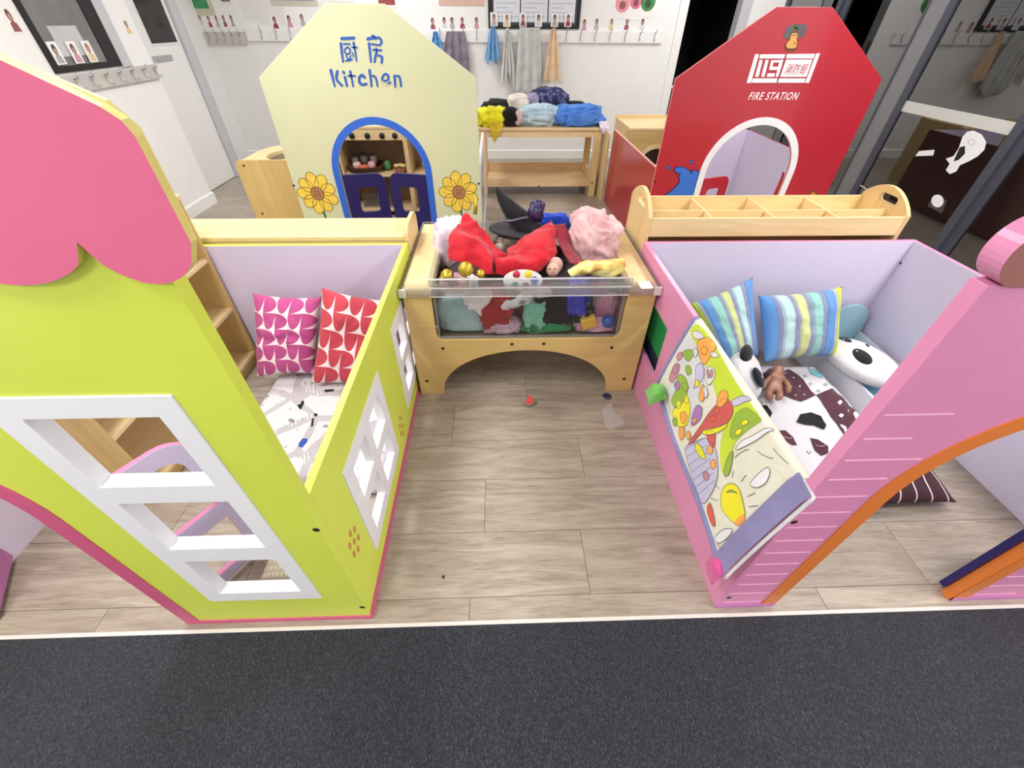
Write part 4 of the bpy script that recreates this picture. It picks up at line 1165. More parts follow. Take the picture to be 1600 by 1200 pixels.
quilt_print(q, [c7([(400, 800), (440, 745), (485, 755), (480, 790), (440, 835), (405, 835)])], ink_blue, 'car_print', .085, qf, dom)
quilt_print(q, [c7([(395, 455), (425, 440), (435, 405), (455, 405), (452, 440), (425, 490), (408, 480)])], ink_black, 'moustache_print', .085, qf, dom)
quilt_print(q, [c7([(545, 515), (580, 525), (575, 545), (550, 545)]), c7([(525, 560), (545, 560), (535, 640), (515, 640)]), c7([(640, 300), (735, 295), (730, 315), (650, 322)])], ink_black, 'figure_print', .085, qf, dom)
quilt_print(q, [c7([(300, 590), (335, 570), (370, 590), (340, 612)]), c7([(620, 640), (655, 620), (690, 635), (655, 650)]), c7([(70, 350), (100, 335), (130, 350), (100, 365)]), c7([(345, 150), (390, 130), (440, 155), (390, 175)])], ink_grey, 'leaf_print', .085, qf, dom)

pk_c = [on_y(395, 458, 1.85), on_y(503, 464, 1.85), on_y(492, 584, 1.64), on_y(401, 590, 1.64)]
single('cushion', pillow4(pk_c, .14, 3, crease=[(.02, .05, .022), (.12, .03, .012)]), M['hc_pink'], 'pink cushion with white half-circle print leaning on lilac wall', 'cushion', 'patterned cushions', smooth=True)
rd_c = [on_y(503, 449, 1.83), on_y(616, 470, 1.86), on_y(590, 606, 1.60), on_y(486, 600, 1.58)]
single('cushion', pillow4(rd_c, .15, 8), M['hc_red'], 'red cushion with white half-circle print beside the pink cushion', 'cushion', 'patterned cushions', smooth=True)
# cream blanket folded near the front
def ribbed(name, c):
    m, nt, b = new_mat(name); v = coord(nt); x, y, z = sep(nt, v)
    wv = ((x * 420).sin() * .5 + .5) * ((y * 260).sin() * .5 + .5)
    nt.links.new(mixc(nt, wv, lin(tuple(q_ * .8 for q_ in c)), lin(c)), b.inputs['Base Color']); set_in(b, Roughness=.9)
    bump(nt, b, wv, .6, .004); return m
single('blanket', MB().grid(quilt_fn(-.86, -.49, .60, .82, .075, .05, .004, 9), 30, 20), ribbed('cream_waffle', (222, 210, 180)), 'folded cream waffle blanket on the floor behind white window frame', 'blanket', smooth=True)

# ---------------- inside the pink house
pq_dom = (.785, 1.715, .92, 1.70)
pf = quilt_fn(*pq_dom, .125, .05, .009, 5)
pq = thing('quilt', 'white and maroon quilt with panda faces in pink playhouse', 'quilt', (1.23, 1.3, 0))
part('cover', MB().grid(pf, 60, 50), fabric('white_cotton', (214, 212, 218), var=.02, fold=.3), pq, smooth=True)
maroon = fabric('maroon_cotton', (84, 46, 58)); aqua = fabric('aqua_cotton', (120, 196, 208)); grey_dot = fabric('grey_dot', (168, 172, 180)); blackf = fabric('black_plush', (18, 18, 22))
P_ = .13
quilt_print(pq, [[(1188, 566), (1228, 570), (1246, 584), (1262, 603), (1275, 617), (1252, 628), (1218, 617), (1192, 604)], [(1275, 617), (1300, 607), (1334, 598), (1362, 614), (1378, 628), (1362, 655), (1326, 690), (1308, 662), (1292, 640)],
                [(1246, 562), (1305, 558), (1310, 570), (1264, 572)]], maroon, 'maroon_patch', P_, pf, pq_dom, .0022)
quilt_print(pq, [[(1263, 573), (1306, 573), (1303, 584), (1284, 591), (1268, 585)]], aqua, 'aqua_flap', P_, pf, pq_dom, .004)
quilt_print(pq, [[(x - 4, y), (x, y - 3), (x + 4, y), (x, y + 3)] for x, y in ((1258, 588), (1266, 600), (1279, 610), (1301, 599), (1308, 585), (1290, 601))], grey_dot, 'grey_dot_print', P_, pf, pq_dom, .0022)
quilt_print(pq, [[(1328, 612), (1345, 613), (1368, 630), (1376, 642), (1358, 646), (1336, 634)], [(1308, 629), (1312, 626), (1316, 629), (1312, 633)], [(1311, 648), (1315, 645), (1320, 648), (1316, 651)], [(1343, 655), (1348, 651), (1352, 654), (1347, 658)]], fabric('white_patch', (236, 234, 236)), 'white_patch', P_, pf, pq_dom, .0040)
quilt_print(pq, [[(x - 1.6, y), (x, y - 1.4), (x + 1.6, y), (x, y + 1.4)] for x, y in ((1227, 583), (1240, 590), (1250, 603), (1257, 616), (1236, 605), (1243, 618))], fabric('white_dot', (220, 214, 216)), 'white_dot_print', P_, pf, pq_dom, .0036)
quilt_print(pq, [[(1244, 660), (1250, 648), (1266, 645), (1282, 651), (1291, 664), (1288, 671), (1272, 664), (1256, 664)], [(1188, 634), (1198, 634), (1207, 645), (1203, 653), (1193, 648)]], blackf, 'panda_ear', P_, pf, pq_dom, .006)
quilt_print(pq, [[(1219, 671), (1228, 671), (1240, 681), (1246, 695), (1238, 695), (1224, 685)], [(1266, 684), (1278, 687), (1294, 697), (1294, 708), (1284, 711), (1274, 703)]], maroon, 'panda_eye', P_, pf, pq_dom, .0026)
for x0, y0 in ((1232, 682), (1282, 696)):
    pts = [on_quilt(pf, *pq_dom, [(p.x, p.y)], .0045)[0] for p in (on_z(x0 - 7, y0 - 1, P_), on_z(x0, y0 + 2, P_), on_z(x0 + 6, y0 + 1, P_))]
    part('stitch_line', MB().tube(pts, .0016, 5), fabric('stitch', (214, 190, 190)), pq)
pts = [on_quilt(pf, *pq_dom, [(p.x, p.y)], .003)[0] for p in (on_z(1261, 704, P_), on_z(1264, 709, P_), on_z(1268, 705, P_))]
part('mouth_stitch', MB().tube(pts, .0016, 5), fabric('stitch_grey', (120, 116, 122)), pq)

c1 = [on_y(1078, 474, 1.84), on_y(1176, 433, 1.86), on_y(1186, 556, 1.66), on_y(1132, 578, 1.58)]
single('cushion', pillow4(c1, .14, 5), M['stripe2'], 'tilted striped cushion, blue corner raised, left of its twin', 'cushion', 'striped cushions', smooth=True)
c2 = [on_y(1184, 462, 1.82), on_y(1316, 448, 1.84), on_y(1308, 556, 1.62), on_y(1194, 567, 1.60)]
cu2 = single('cushion', pillow4(c2, .17, 7), M['stripe'], 'upright blue, aqua and lime striped cushion against lilac wall', 'cushion', 'striped cushions', smooth=True)

# doll bed
bdm = paint('powder_blue', (156, 192, 206), .45, .02); bde = paint('white_edge', (228, 226, 236), .45, .02); bdg = paint('slate_board', (150, 158, 176), .45, .02)
db = thing('doll_bed', 'powder blue wooden doll bed with round headboard in pink playhouse corner', 'doll bed', (1.9, 1.62, 0))
dx0, dx1, dy0, dy1 = 1.748, 2.062, 1.27, 1.90
hb = on_y(1322, 502, 1.91)
part('headboard', MB().prism([(dx0, .0), (dx1, .0), (dx1, .20), (hb.x + .10, .22)] + circ(hb.x, hb.z, .108, 24, -30, 210) + [(dx0, .20)], [], (0, dy1, 0), (1, 0, 0), (0, 0, 1), (0, 1, 0), .018), bdm, db, bevel=.003)
part('footboard', MB().prism([(dx0, 0), (dx1, 0), (dx1, .15)] + circ((dx0 + dx1) / 2, .15, .12, 20, 0, 180) + [(dx0, .15)], [], (0, dy0 - .018, 0), (1, 0, 0), (0, 0, 1), (0, 1, 0), .018), bdg, db, bevel=.003)
for x in (dx0, dx1 - .014): part('side_rail', MB().prism(rect(dy0, dy1, .0, .175), [], (x, 0, 0), (0, 1, 0), (0, 0, 1), (1, 0, 0), .014, 0, 0, 1), [bde, bde], db, bevel=.002)
part('bed_base', MB().box(dx0 + .014, dx1 - .014, dy0, dy1, .06, .08), bdm, db)
single('doll_mattress', MB().grid(quilt_fn(dx0 + .018, dx1 - .018, dy0 + .005, dy1 - .005, .112, .03, .003, 4), 24, 36), fabric('pale_blue_cotton', (150, 206, 222)), 'pale blue mattress inside the doll bed', 'mattress', smooth=True)
# panda cushion on the doll bed
def ell(c, ux, uy, uz, r, n=28, pinch=0.0, power=1.0):
    c = Vector(c); m = MB(); v = []; f = []; nv = n // 2
    for j in range(nv + 1):
        th = math.pi * j / nv
        for i in range(n):
            ph = 2 * math.pi * i / n
            v.append(c + ux * (r[0] * math.sin(th) * math.cos(ph)) + uy * (r[1] * math.sin(th) * math.sin(ph)) + uz * (r[2] * math.copysign(abs(math.cos(th)) ** power, math.cos(th))))
    for j in range(nv):
        for i in range(n):
            f.append((j * n + i, (j + 1) * n + i, (j + 1) * n + (i + 1) % n, j * n + (i + 1) % n))
    return m.add(v, f)
plush = fabric('white_plush', (216, 214, 217), var=.03, scale=500)
navyp = fabric('navy_plush', (22, 26, 44)); 
pc = on_z(1350, 560, .235)
a_ = on_z(1306, 522, .235); b_ = on_z(1396, 592, .235)
ux = (b_ - a_).normalized(); uy = Vector((-ux.y, ux.x, 0)); uz = Vector((0, 0, 1))
L_ = (b_ - a_).length / 2
pd = thing('panda_cushion', 'flat white panda face cushion lying in the blue doll bed', 'cushion', (pc.x, pc.y, .18), 'panda cushions')
R_ = (L_ * 1.02, L_ * .74, .052)
pcc = Vector((pc.x, pc.y, .215))
part('cover', ell(pcc, ux, uy, uz, R_, 36, power=.8), plush, pd, smooth=True)
def patch_on(root, pxl, rx, ry, ang, m, name, lift=.004, thick=.006):
    c = on_z(pxl[0], pxl[1], pcc.z + R_[2] * .9)
    d = ux * math.cos(ang) + uy * math.sin(ang); e = uz.cross(d)
    def h(p):
        q_ = p - pcc; a = q_.dot(ux) / R_[0]; bb = q_.dot(uy) / R_[1]; s = a * a + bb * bb
        return pcc.z + R_[2] * max(0, 1 - s) ** .4
    mm = MB()
    def fn(u, v):
        r = v; t = 2 * math.pi * u
        p = c + d * (rx * r * math.cos(t)) + e * (ry * r * math.sin(t))
        return Vector((p.x, p.y, h(p) + lift * (1 - r ** 3)))
    part(name, mm.grid(fn, 24, 6), m, root, smooth=True)
patch_on(pd, (1347, 557), .062, .038, -.35, blackf, 'eye_patch'); patch_on(pd, (1321, 526), .05, .026, -.3, blackf, 'eye_patch')
patch_on(pd, (1356, 539), .018, .009, -.5, blackf, 'nose_patch')
for px_ in ((1338, 550), (1319, 529)): patch_on(pd, px_, .006, .005, 0, plush, 'eye_glint', .006)
# standing panda cushion beside the mat
pw = on_y(1164, 588, 1.42)
pn = Vector((.62, -.45, .64)).normalized(); pu = Vector((0, 0, 1)); px1 = pu.cross(pn).normalized(); py1 = pn.cross(px1)
pp = thing('panda_cushion', 'white panda cushion with black ear propped against the draped mat', 'cushion', (pw.x, pw.y, .13), 'panda cushions')
part('cover', ell(pw, px1, py1, pn, (.135, .112, .06), 32, power=.8), plush, pp, smooth=True)
ear = on_y(1166, 553, 1.47)
part('ear', ell(ear, px1, py1, pn, (.066, .036, .022), 24), blackf, pp, smooth=True)
eye = on_y(1185, 590, 1.355)
part('eye_patch', ell(eye, px1, py1, pn, (.032, .052, .016), 24), navyp, pp, smooth=True)
e1 = eye + pn * .017
part('eye_stitch', MB().tube([e1 + px1 * -.008 + py1 * .008, e1 + px1 * 0 + py1 * -.008, e1 + px1 * .010 + py1 * .006], .0016, 5), fabric('white_stitch', (220, 220, 225)), pp)
# baby doll: one skinned body
def skin_obj(name, pts, edges, rad, m, label, cat, sub=2):
    me = bpy.data.meshes.new(name)
    org = Vector((sum(p[0] for p in pts) / len(pts), sum(p[1] for p in pts) / len(pts), min(p[2] for p in pts)))
    me.from_pydata([tuple(Vector(p) - org) for p in pts], edges, []); me.materials.append(m)
    o = bpy.data.objects.new(name, me); col.objects.link(o); o.location = org; ORG[o.name] = org
    md = o.modifiers.new('skin', 'SKIN'); md.use_smooth_shade = True
    for i, r in enumerate(rad):
        me.skin_vertices[0].data[i].radius = (r, r)
    me.skin_vertices[0].data[0].use_root = True
    s = o.modifiers.new('sub', 'SUBSURF'); s.levels = sub; s.render_levels = sub
    dg = bpy.context.evaluated_depsgraph_get(); dg.update()
    m2 = bpy.data.meshes.new_from_object(o.evaluated_get(dg))
    o.modifiers.clear(); o.data = m2
    m2.polygons.foreach_set('use_smooth', [True] * len(m2.polygons))
    return tag(o, label, cat)
dz = .178
D = lambda x, y, z=dz: tuple(on_z(x, y, z))
dp = [D(1209, 604), D(1213, 593), D(1216, 583, .188), D(1215, 574, .192), D(1224, 594), D(1232, 603, .185), D(1232, 614, .172), D(1203, 592), D(1195, 599, .18), D(1192, 609, .17),
      D(1216, 611), D(1219, 620, .185), D(1212, 626, .166), D(1203, 609), D(1199, 618, .185), D(1206, 624, .166)]
de = [(0, 1), (1, 2), (2, 3), (1, 4), (4, 5), (5, 6), (1, 7), (7, 8), (8, 9), (0, 10), (10, 11), (11, 12), (0, 13), (13, 14), (14, 15)]
dr = [.032, .032, .017, .043, .016, .014, .011, .016, .014, .011, .019, .017, .012, .019, .017, .012]
skin_obj('baby_doll', dp, de, dr, paint('doll_vinyl', (146, 102, 84), .4, .04), 'small brown vinyl baby doll lying on the panda quilt', 'doll')
# maroon striped cushion on the floor beyond the orange arch
m_, nt, b = new_mat('maroon_stripe'); u_, v_, _w = sep(nt, coord(nt, 'UV'))
st = ((u_ * 6).fract() - .5).abs().lt(.045)
nt.links.new(mixc(nt, st, lin((72, 40, 50)), lin((230, 220, 222))), b.inputs['Base Color']); set_in(b, Roughness=.9)
cc = [Vector((1.44, 1.10, .10)), Vector((1.80, 1.12, .125)), Vector((1.85, .88, .035)), Vector((1.42, .865, .04))]
single('floor_cushion', pillow4(cc, .10, 4, back=(1 if (cc[1] - cc[0]).cross(cc[3] - cc[0]).y * (cc[1] - cc[0]).cross(cc[3] - cc[0]).z > 0 else -1)), [m_, blackf], 'maroon cushion with white stripes on floor inside orange arch', 'cushion', smooth=True)
# green board behind the side opening
gb = thing('toy_basket', 'green plastic bin seen through the opening in pink wall', 'bin', (.86, 1.58, 0))
part('wall_panel', MB().prism([(1.47, .0), (1.90, .0), (1.92, .46), (1.45, .46)], [], (.755, 0, 0), (0, 1, 0), (0, 0, 1), (1, 0, 0), .012), paint('green_plastic', (44, 150, 82), .35, .03), gb)
part('rim', MB().box(.748, .775, 1.44, 1.93, .455, .475), paint('green_plastic_rim', (52, 165, 92), .35, .03), gb)
part('band', MB().box(.7535, .7548, 1.46, 1.90, .20, .285), paint('navy_band', (30, 44, 66), .4, .03), gb)

# ---------------- activity mat draped over the pink side wall
YN, YFAR = .530, 1.265
def zh(v): return .262 + .095 * v + .012 * math.sin(v * 7)
def mat_fn(s, v):
    yy = YN + (YFAR - YN) * v
    zr = .708
    if s < .6:
        k = s / .6
        return Vector((.655 + .0565 * k ** 1.3, yy, zh(v) + (.674 - zh(v)) * k))
    yi = max(yy, .562) if s > .63 else yy
    if s < .74:
        R_pts = [(.7115, .674), (.714, .682), (.720, .6845), (.737, .683), (.7425, .670)]
        t = (s - .6) / .14 * 4; i = min(int(t), 3); f = t - i
        return Vector((R_pts[i][0] + (R_pts[i + 1][0] - R_pts[i][0]) * f, yi, R_pts[i][1] + (R_pts[i + 1][1] - R_pts[i][1]) * f))
    k = (s - .74) / .26
    return Vector((.7425 + .006 * k, max(yy, .570), .670 - .34 * k))
mt = thing('activity_mat', 'printed baby activity mat draped over the pink playhouse wall', 'play mat', (.68, .9, .26))
cream_f = fabric('mat_cream', (226, 222, 206), var=.03, fold=.3); lav = fabric('mat_lavender', (142, 136, 182)); white_f = fabric('mat_white', (228, 226, 228))
part('mat_body', MB().grid(mat_fn, 60, 44), cream_f, mt, smooth=True, solid=.005)
def mat_px(pl, lift):
    """printed outline -> points on the hanging outer face"""
    lift *= .62; out = []
    for p in pl:
        X = .675
        for _ in range(5):
            w = on_x(p[0], p[1], X)
            v = (w.y - YN) / (YFAR - YN); k = min(1.0, max(0.0, (w.z - zh(v)) / (.674 - zh(v))))
            X = .655 + .0565 * k ** 1.3
        if w.z > .674:
            th = min(1.0, (w.z - .674) / .03)
            q_ = mat_fn(.6 + .07 * th, v) + Vector((-1 + th, 0, .2 + .8 * th)).normalized() * lift
        else:
            q_ = mat_fn(.6 * k, v) + Vector((-lift, 0, 0))
        out.append(q_)
    return out
def tri_dense(pl, mx=9.0):
    """triangulate a 2D outline and split until edges are short"""
    pts = [Vector((p[0], p[1])) for p in pl]
    tris = [tuple(pts[i] for i in t) for t in tessellate_polygon([[Vector((p[0], p[1], 0)) for p in pl]])]
    out = []
    while tris:
        a, b, c = tris.pop()
        e = [(b - a).length, (c - b).length, (a - c).length]; k = e.index(max(e))
        if e[k] <= mx: out.append((a, b, c)); continue
        if k == 0: m_ = (a + b) / 2; tris += [(a, m_, c), (m_, b, c)]
        elif k == 1: m_ = (b + c) / 2; tris += [(a, b, m_), (a, m_, c)]
        else: m_ = (a + c) / 2; tris += [(a, b, m_), (m_, b, c)]
    return out
def smooth_poly(pl, it=2):
    for _ in range(it):
        q_ = []
        for a, b in zip(pl, pl[1:] + pl[:1]):
            q_ += [(a[0] * .78 + b[0] * .22, a[1] * .78 + b[1] * .22), (a[0] * .22 + b[0] * .78, a[1] * .22 + b[1] * .78)]
        pl = q_
    return pl
def mat_print(polys, m, lift=.0075, name='print', outline=True):
    for pl in polys:
        pl = smooth_poly(pl)
        flat_ = []; fs = []
        for t in tri_dense(pl):
            fs.append((len(flat_), len(flat_) + 1, len(flat_) + 2)); flat_ += [(p.x, p.y) for p in t]
        pt = part(name, MB().add(mat_px(flat_, lift), fs), m, mt, smooth=True)
        if outline:
            m4 = MB(); L3 = mat_px(pl, lift + .0004)
            m4.tube(L3 + [L3[0]], .0009, 4, cap=False); part('print_line', m4, line_dark, pt)
line_dark = fabric('print_line_ink', (104, 100, 90))
fl = lambda n_, c: fabric('mat_' + n_, c, var=.05, fold=.15)
lime_f = fl('lime', (200, 218, 58)); green_f = fl('green', (150, 180, 62)); or_f = fl('orange', (244, 168, 78)); red_f = fl('red', (206, 90, 88)); yel_f = fl('yellow', (236, 226, 40)); lil_f = fl('lilac', (196, 192, 220))
pur_f = fl('purple', (170, 122, 184)); gry_f = fl('grey', (214, 214, 216)); tul_f = fl('tulip', (196, 134, 150)); rose_f = fl('flame', (222, 96, 70)); pal_f = fl('pale', (232, 230, 236))
mat_print([[(1062, 545), (1078, 520), (1096, 545), (1104, 575), (1098, 610), (1092, 640), (1084, 668), (1070, 660), (1052, 632), (1046, 600)]], gry_f, .0070, outline=False)
mat_print([[(1078, 515), (1092, 504), (1108, 520), (1125, 550), (1144, 585), (1168, 622), (1194, 656), (1170, 672), (1150, 690), (1142, 720), (1130, 745), (1126, 702), (1134, 662), (1120, 615), (1110, 580), (1098, 552), (1086, 533)]], lime_f, .0074, outline=False)
mat_print([[(1144, 626), (1160, 618), (1172, 618), (1174, 624), (1165, 629), (1148, 637)]], lil_f, .0082)
mat_print([[(1150, 645), (1168, 634), (1184, 646), (1194, 656), (1170, 672), (1150, 690), (1140, 680)]], green_f, .0080, outline=False)
mat_print([[(1090, 532), (1110, 524), (1121, 540), (1112, 558), (1102, 573), (1094, 555)]], or_f, .0082)
mat_print([[(1083, 518), (1094, 517), (1104, 526), (1096, 531), (1086, 528)], [(1110, 552), (1118, 548), (1126, 556), (1118, 560)]], white_f, .0086)
mat_print([[(1075, 696), (1098, 664), (1112, 642), (1135, 619), (1147, 630), (1149, 646), (1140, 661), (1122, 669), (1100, 673), (1085, 692)]], red_f, .0090)
mat_print([[(1121, 632), (1127, 612), (1138, 608), (1142, 622), (1130, 638)]], or_f, .0096)
mat_print([[(1105, 673), (1121, 673), (1119, 702), (1109, 692)]], red_f, .0086)
mat_print([[(1098, 672), (1122, 668), (1140, 660), (1138, 668), (1120, 678), (1102, 680)]], yel_f, .0094)
mat_print([[(1082, 668), (1098, 655), (1100, 635), (1090, 632), (1083, 650)]], pur_f, .0084)
mat_print([[(1093, 622), (1100, 597), (1105, 610), (1101, 630)], [(1080, 660), (1092, 650), (1090, 660)]], or_f, .0086)
mat_print([[(1103, 575), (1112, 572), (1120, 577), (1119, 592), (1110, 603), (1104, 595)]], white_f, .0086)
mat_print([[(1088, 572), (1100, 565), (1103, 588), (1094, 600), (1084, 610), (1090, 592)]], lil_f, .0080)
mat_print([[(1062, 582), (1075, 590), (1078, 610), (1070, 630), (1056, 640), (1050, 625), (1058, 610)]], green_f, .0080)
mat_print([[(1050, 642), (1066, 632), (1076, 618), (1082, 635), (1078, 660), (1070, 668), (1060, 666)]], yel_f, .0084)
mat_print([[(1064, 645), (1074, 642), (1077, 656), (1068, 664)], [(1062, 668), (1072, 666), (1072, 682), (1065, 690)]], or_f, .0090)
mat_print([[(1046, 592), (1057, 566), (1066, 570), (1060, 590), (1052, 600)]], tul_f, .0084)
mat_print([[(1054, 600), (1062, 594), (1066, 604), (1060, 612)]], pur_f, .0088)
mat_print([[(1066, 550), (1080, 545), (1088, 550), (1078, 568)]], green_f, .0084)
mat_print([[(1070, 698), (1085, 692), (1105, 682), (1122, 700), (1125, 740), (1118, 765), (1100, 792), (1092, 770), (1080, 735)]], lil_f, .0076)
for i in range(7):
    a, b = (1072 + i * 3.2, 702 + i * 12), (1104 + i * 2.6, 684 + i * 11)
    m4 = MB(); m4.tube(mat_px([a, ((a[0] + b[0]) / 2, (a[1] + b[1]) / 2), b], .0084), .0010, 4); part('hatch_line', m4, fl('hatch', (150, 146, 186)), mt)
mat_print([[(1090, 690), (1100, 700), (1107, 718), (1098, 716), (1088, 702)]], yel_f, .0090)
mat_print([[(1100, 740), (1108, 735), (1112, 748), (1104, 752)]], tul_f, .0090)
mat_print([[(1128, 776), (1134, 759), (1146, 754), (1158, 762), (1164, 786), (1168, 808), (1156, 823), (1144, 812), (1130, 797)]], yel_f, .0082)
mat_print([[(1136, 770), (1146, 764), (1157, 772), (1146, 768)]], green_f, .0088)
mat_print([[(1148, 816), (1166, 800), (1168, 814), (1157, 823)]], or_f, .0088, outline=False)
mat_print([[(1106, 797), (1111, 783), (1116, 796), (1121, 822), (1115, 822)]], rose_f, .0084)
mat_print([[(1172, 758), (1186, 741), (1203, 728), (1207, 738), (1200, 755), (1186, 763)], [(1150, 705), (1158, 690), (1180, 680), (1206, 664), (1209, 668), (1190, 685), (1168, 697)]], pal_f, .0084)
mat_print([[(1132, 745), (1138, 716), (1150, 700), (1143, 742)]], green_f, .0088)
mat_print([[(1117, 842), (1132, 826), (1150, 826), (1140, 840), (1126, 850)]], pal_f, .0084)
# smaller printed motifs
mat_print([[(1058, 556), (1066, 548), (1070, 556), (1062, 566)], [(1052, 575), (1058, 568), (1062, 578), (1055, 586)]], tul_f, .0086)
mat_print([[(1072, 572), (1080, 570), (1084, 582), (1076, 588)], [(1066, 600), (1074, 596), (1080, 606), (1072, 614)], [(1052, 656), (1058, 650), (1062, 660), (1056, 668)]], green_f, .0092)
mat_print([[(1070, 622), (1076, 616), (1080, 626), (1074, 632)], [(1058, 630), (1064, 624), (1068, 634), (1062, 640)], [(1088, 596), (1094, 592), (1096, 602), (1090, 606)]], yel_f, .0096)
mat_print([[(1096, 548), (1102, 540), (1110, 546), (1104, 556)], [(1074, 676), (1080, 672), (1082, 684), (1076, 688)]], or_f, .0098)
mat_print([[(1106, 578), (1110, 576), (1112, 590), (1108, 592)], [(1113, 577), (1117, 578), (1116, 590), (1112, 591)]], tul_f, .0094)
mat_print([[(1118, 640), (1124, 634), (1128, 642), (1122, 648)], [(1112, 652), (1120, 648), (1122, 656), (1114, 660)]], rose_f, .0098)
mat_print([[(1150, 676), (1158, 668), (1164, 672), (1156, 682)], [(1160, 660), (1168, 654), (1174, 660), (1164, 666)]], yel_f, .0092)
mat_print([[(1106, 700), (1114, 694), (1118, 706), (1110, 712)], [(1112, 722), (1120, 716), (1122, 730), (1114, 734)]], or_f, .0092)
mat_print([[(1084, 548), (1090, 542), (1094, 552), (1088, 560)], [(1100, 606), (1106, 602), (1110, 616), (1104, 624)]], white_f, .0096)
for pl in ([(1146, 746), (1148, 736)], [(1160, 752), (1168, 742)], [(1170, 776), (1182, 770)], [(1172, 792), (1186, 790)], [(1126, 764), (1118, 756)], [(1122, 782), (1112, 778)],
           [(1210, 700), (1222, 716), (1234, 724)], [(1186, 705), (1198, 715), (1210, 716)], [(1150, 715), (1160, 705), (1172, 702)], [(1128, 832), (1120, 846), (1126, 856)], [(1140, 834), (1134, 850), (1142, 852)]):
    part('print_line', MB().tube(mat_px([pl[0]] + [((a_[0] + b_[0]) / 2, (a_[1] + b_[1]) / 2) for a_, b_ in zip(pl, pl[1:])] + [pl[-1]], .0062), .0010, 4), line_dark, mt)
# borders: lavender piping along the hem and the near end
hem = [mat_fn(0, i / 30) + Vector((-.003, 0, 0)) for i in range(31)]
part('hem_border', MB().tube(hem, .011, 8), lav, mt, smooth=True)
far = [mat_fn(.68 * i / 30, 1.0) for i in range(31)]
part('far_border', MB().tube(far, .010, 8), lav, mt, smooth=True)
part('near_border', MB().grid(lambda u, v: mat_fn(.66 * u, .085 * v - .02) + Vector((-.0105 if u < .9 else -.006, 0, .004 * u + .010 * max(0, u - .85))), 40, 6), lav, mt, smooth=True)
part('near_edge', MB().tube([mat_fn(.64 * i / 30, -.02) + Vector((.002, -.002, 0)) for i in range(31)], .0055, 6), white_f, mt, smooth=True)
tg = sheet([[on_x(1037, 603, .64), on_x(1022, 600, .625), on_x(1008, 612, .62)], [on_x(1039, 612, .64), on_x(1026, 614, .60), on_x(1011, 622, .61)], [on_x(1041, 622, .64), on_x(1028, 628, .62), on_x(1014, 635, .62)]], 2, .003, 20, 14)
part('cloth_tag', tg, fabric('tag_green', (120, 205, 92)), mt, smooth=True, solid=.004)
tg = sheet([[on_x(1118, 864, .655), on_x(1108, 872, .645), on_x(1101, 882, .65)], [on_x(1128, 872, .655), on_x(1118, 884, .63), on_x(1106, 896, .645)], [on_x(1131, 886, .655), on_x(1124, 900, .64), on_x(1113, 914, .65)]], 4, .004, 20, 14)
part('cloth_tag', tg, fabric('tag_pink', (232, 92, 160)), mt, smooth=True, solid=.004)
# ------------------------------------------------------------------ costumes in the clear bin
G_ = 'dress-up things in the clear bin'
def C(pts): return [[on_y(*p) for p in r] for r in pts]
red_c = fabric('red_satin', (214, 36, 52), (180, 22, 40), .75, fold=.12)
# big red cape: left wing, right wing
single('red_cape', sheet(C([[(728, 334, 2.05), (745, 348, 2.00), (760, 366, 1.98), (772, 384, 1.96), (790, 398, 1.92), (800, 402, 1.9)],
                            [(718, 352, 1.98), (738, 368, 1.92), (756, 380, 1.93), (768, 394, 1.92), (776, 400, 1.86), (784, 406, 1.88)],
                            [(706, 364, 1.90), (728, 372, 1.84), (748, 380, 1.82), (768, 396, 1.82), (772, 406, 1.80), (776, 416, 1.82)],
                            [(702, 385, 1.84), (726, 392, 1.78), (748, 400, 1.76), (766, 408, 1.75), (770, 416, 1.75), (773, 424, 1.78)],
                            [(703, 408, 1.80), (726, 412, 1.76), (744, 420, 1.74), (758, 428, 1.72), (768, 431, 1.73), (776, 431, 1.75)]]), 3, .010, 12, 48), red_c,
       'crumpled bright red cape wing on the left of the costume heap', 'costume', G_, smooth=True, solid=.004)
single('red_cape', sheet(C([[(862, 348, 2.02), (852, 354, 2.0), (830, 366, 2.0), (808, 380, 1.98), (795, 392, 1.95)],
                            [(868, 362, 1.94), (850, 370, 1.88), (826, 380, 1.88), (806, 392, 1.88), (790, 402, 1.86)],
                            [(870, 384, 1.88), (848, 392, 1.80), (820, 398, 1.82), (798, 404, 1.80), (780, 408, 1.80)],
                            [(868, 404, 1.82), (846, 412, 1.75), (818, 412, 1.74), (792, 408, 1.73), (776, 410, 1.76)],
                            [(848, 424, 1.78), (834, 428, 1.74), (812, 426, 1.72), (788, 430, 1.72), (776, 428, 1.74)]]), 7, .010, 12, 48), red_c,
       'smooth bright red cape wing on the right of the costume heap', 'costume', G_, smooth=True, solid=.004)
# witch hat
hat = thing('witch_hat', 'crumpled black witch hat with a purple tinsel bow on the costume heap', 'hat', tuple(on_y(822, 354, 2.12)), G_)
hb_ = fabric('black_felt', (30, 31, 36), (18, 18, 22), .85)
bc = on_y(824, 355, 2.12)
def brim(u, v):
    t = 2 * math.pi * u; r = .06 + .135 * v
    p = Vector((bc.x + r * 1.02 * math.cos(t), bc.y + r * .75 * math.sin(t), bc.z + .02 * math.cos(2 * t + .5) * v - .022 * v * math.sin(t) - .012 * v + .01 * math.cos(t * 3) * v))
    return p
part('brim', MB().grid(brim, 48, 8), hb_, hat, smooth=True, solid=.005)
tip = on_y(776, 293, 2.14); path = [bc + Vector((-.012, 0, .0)), on_y(812, 342, 2.12), on_y(800, 328, 2.12), on_y(788, 312, 2.13), on_y(780, 301, 2.135), tip]
rr = [.088, .078, .058, .036, .018, .004]
mc = MB()
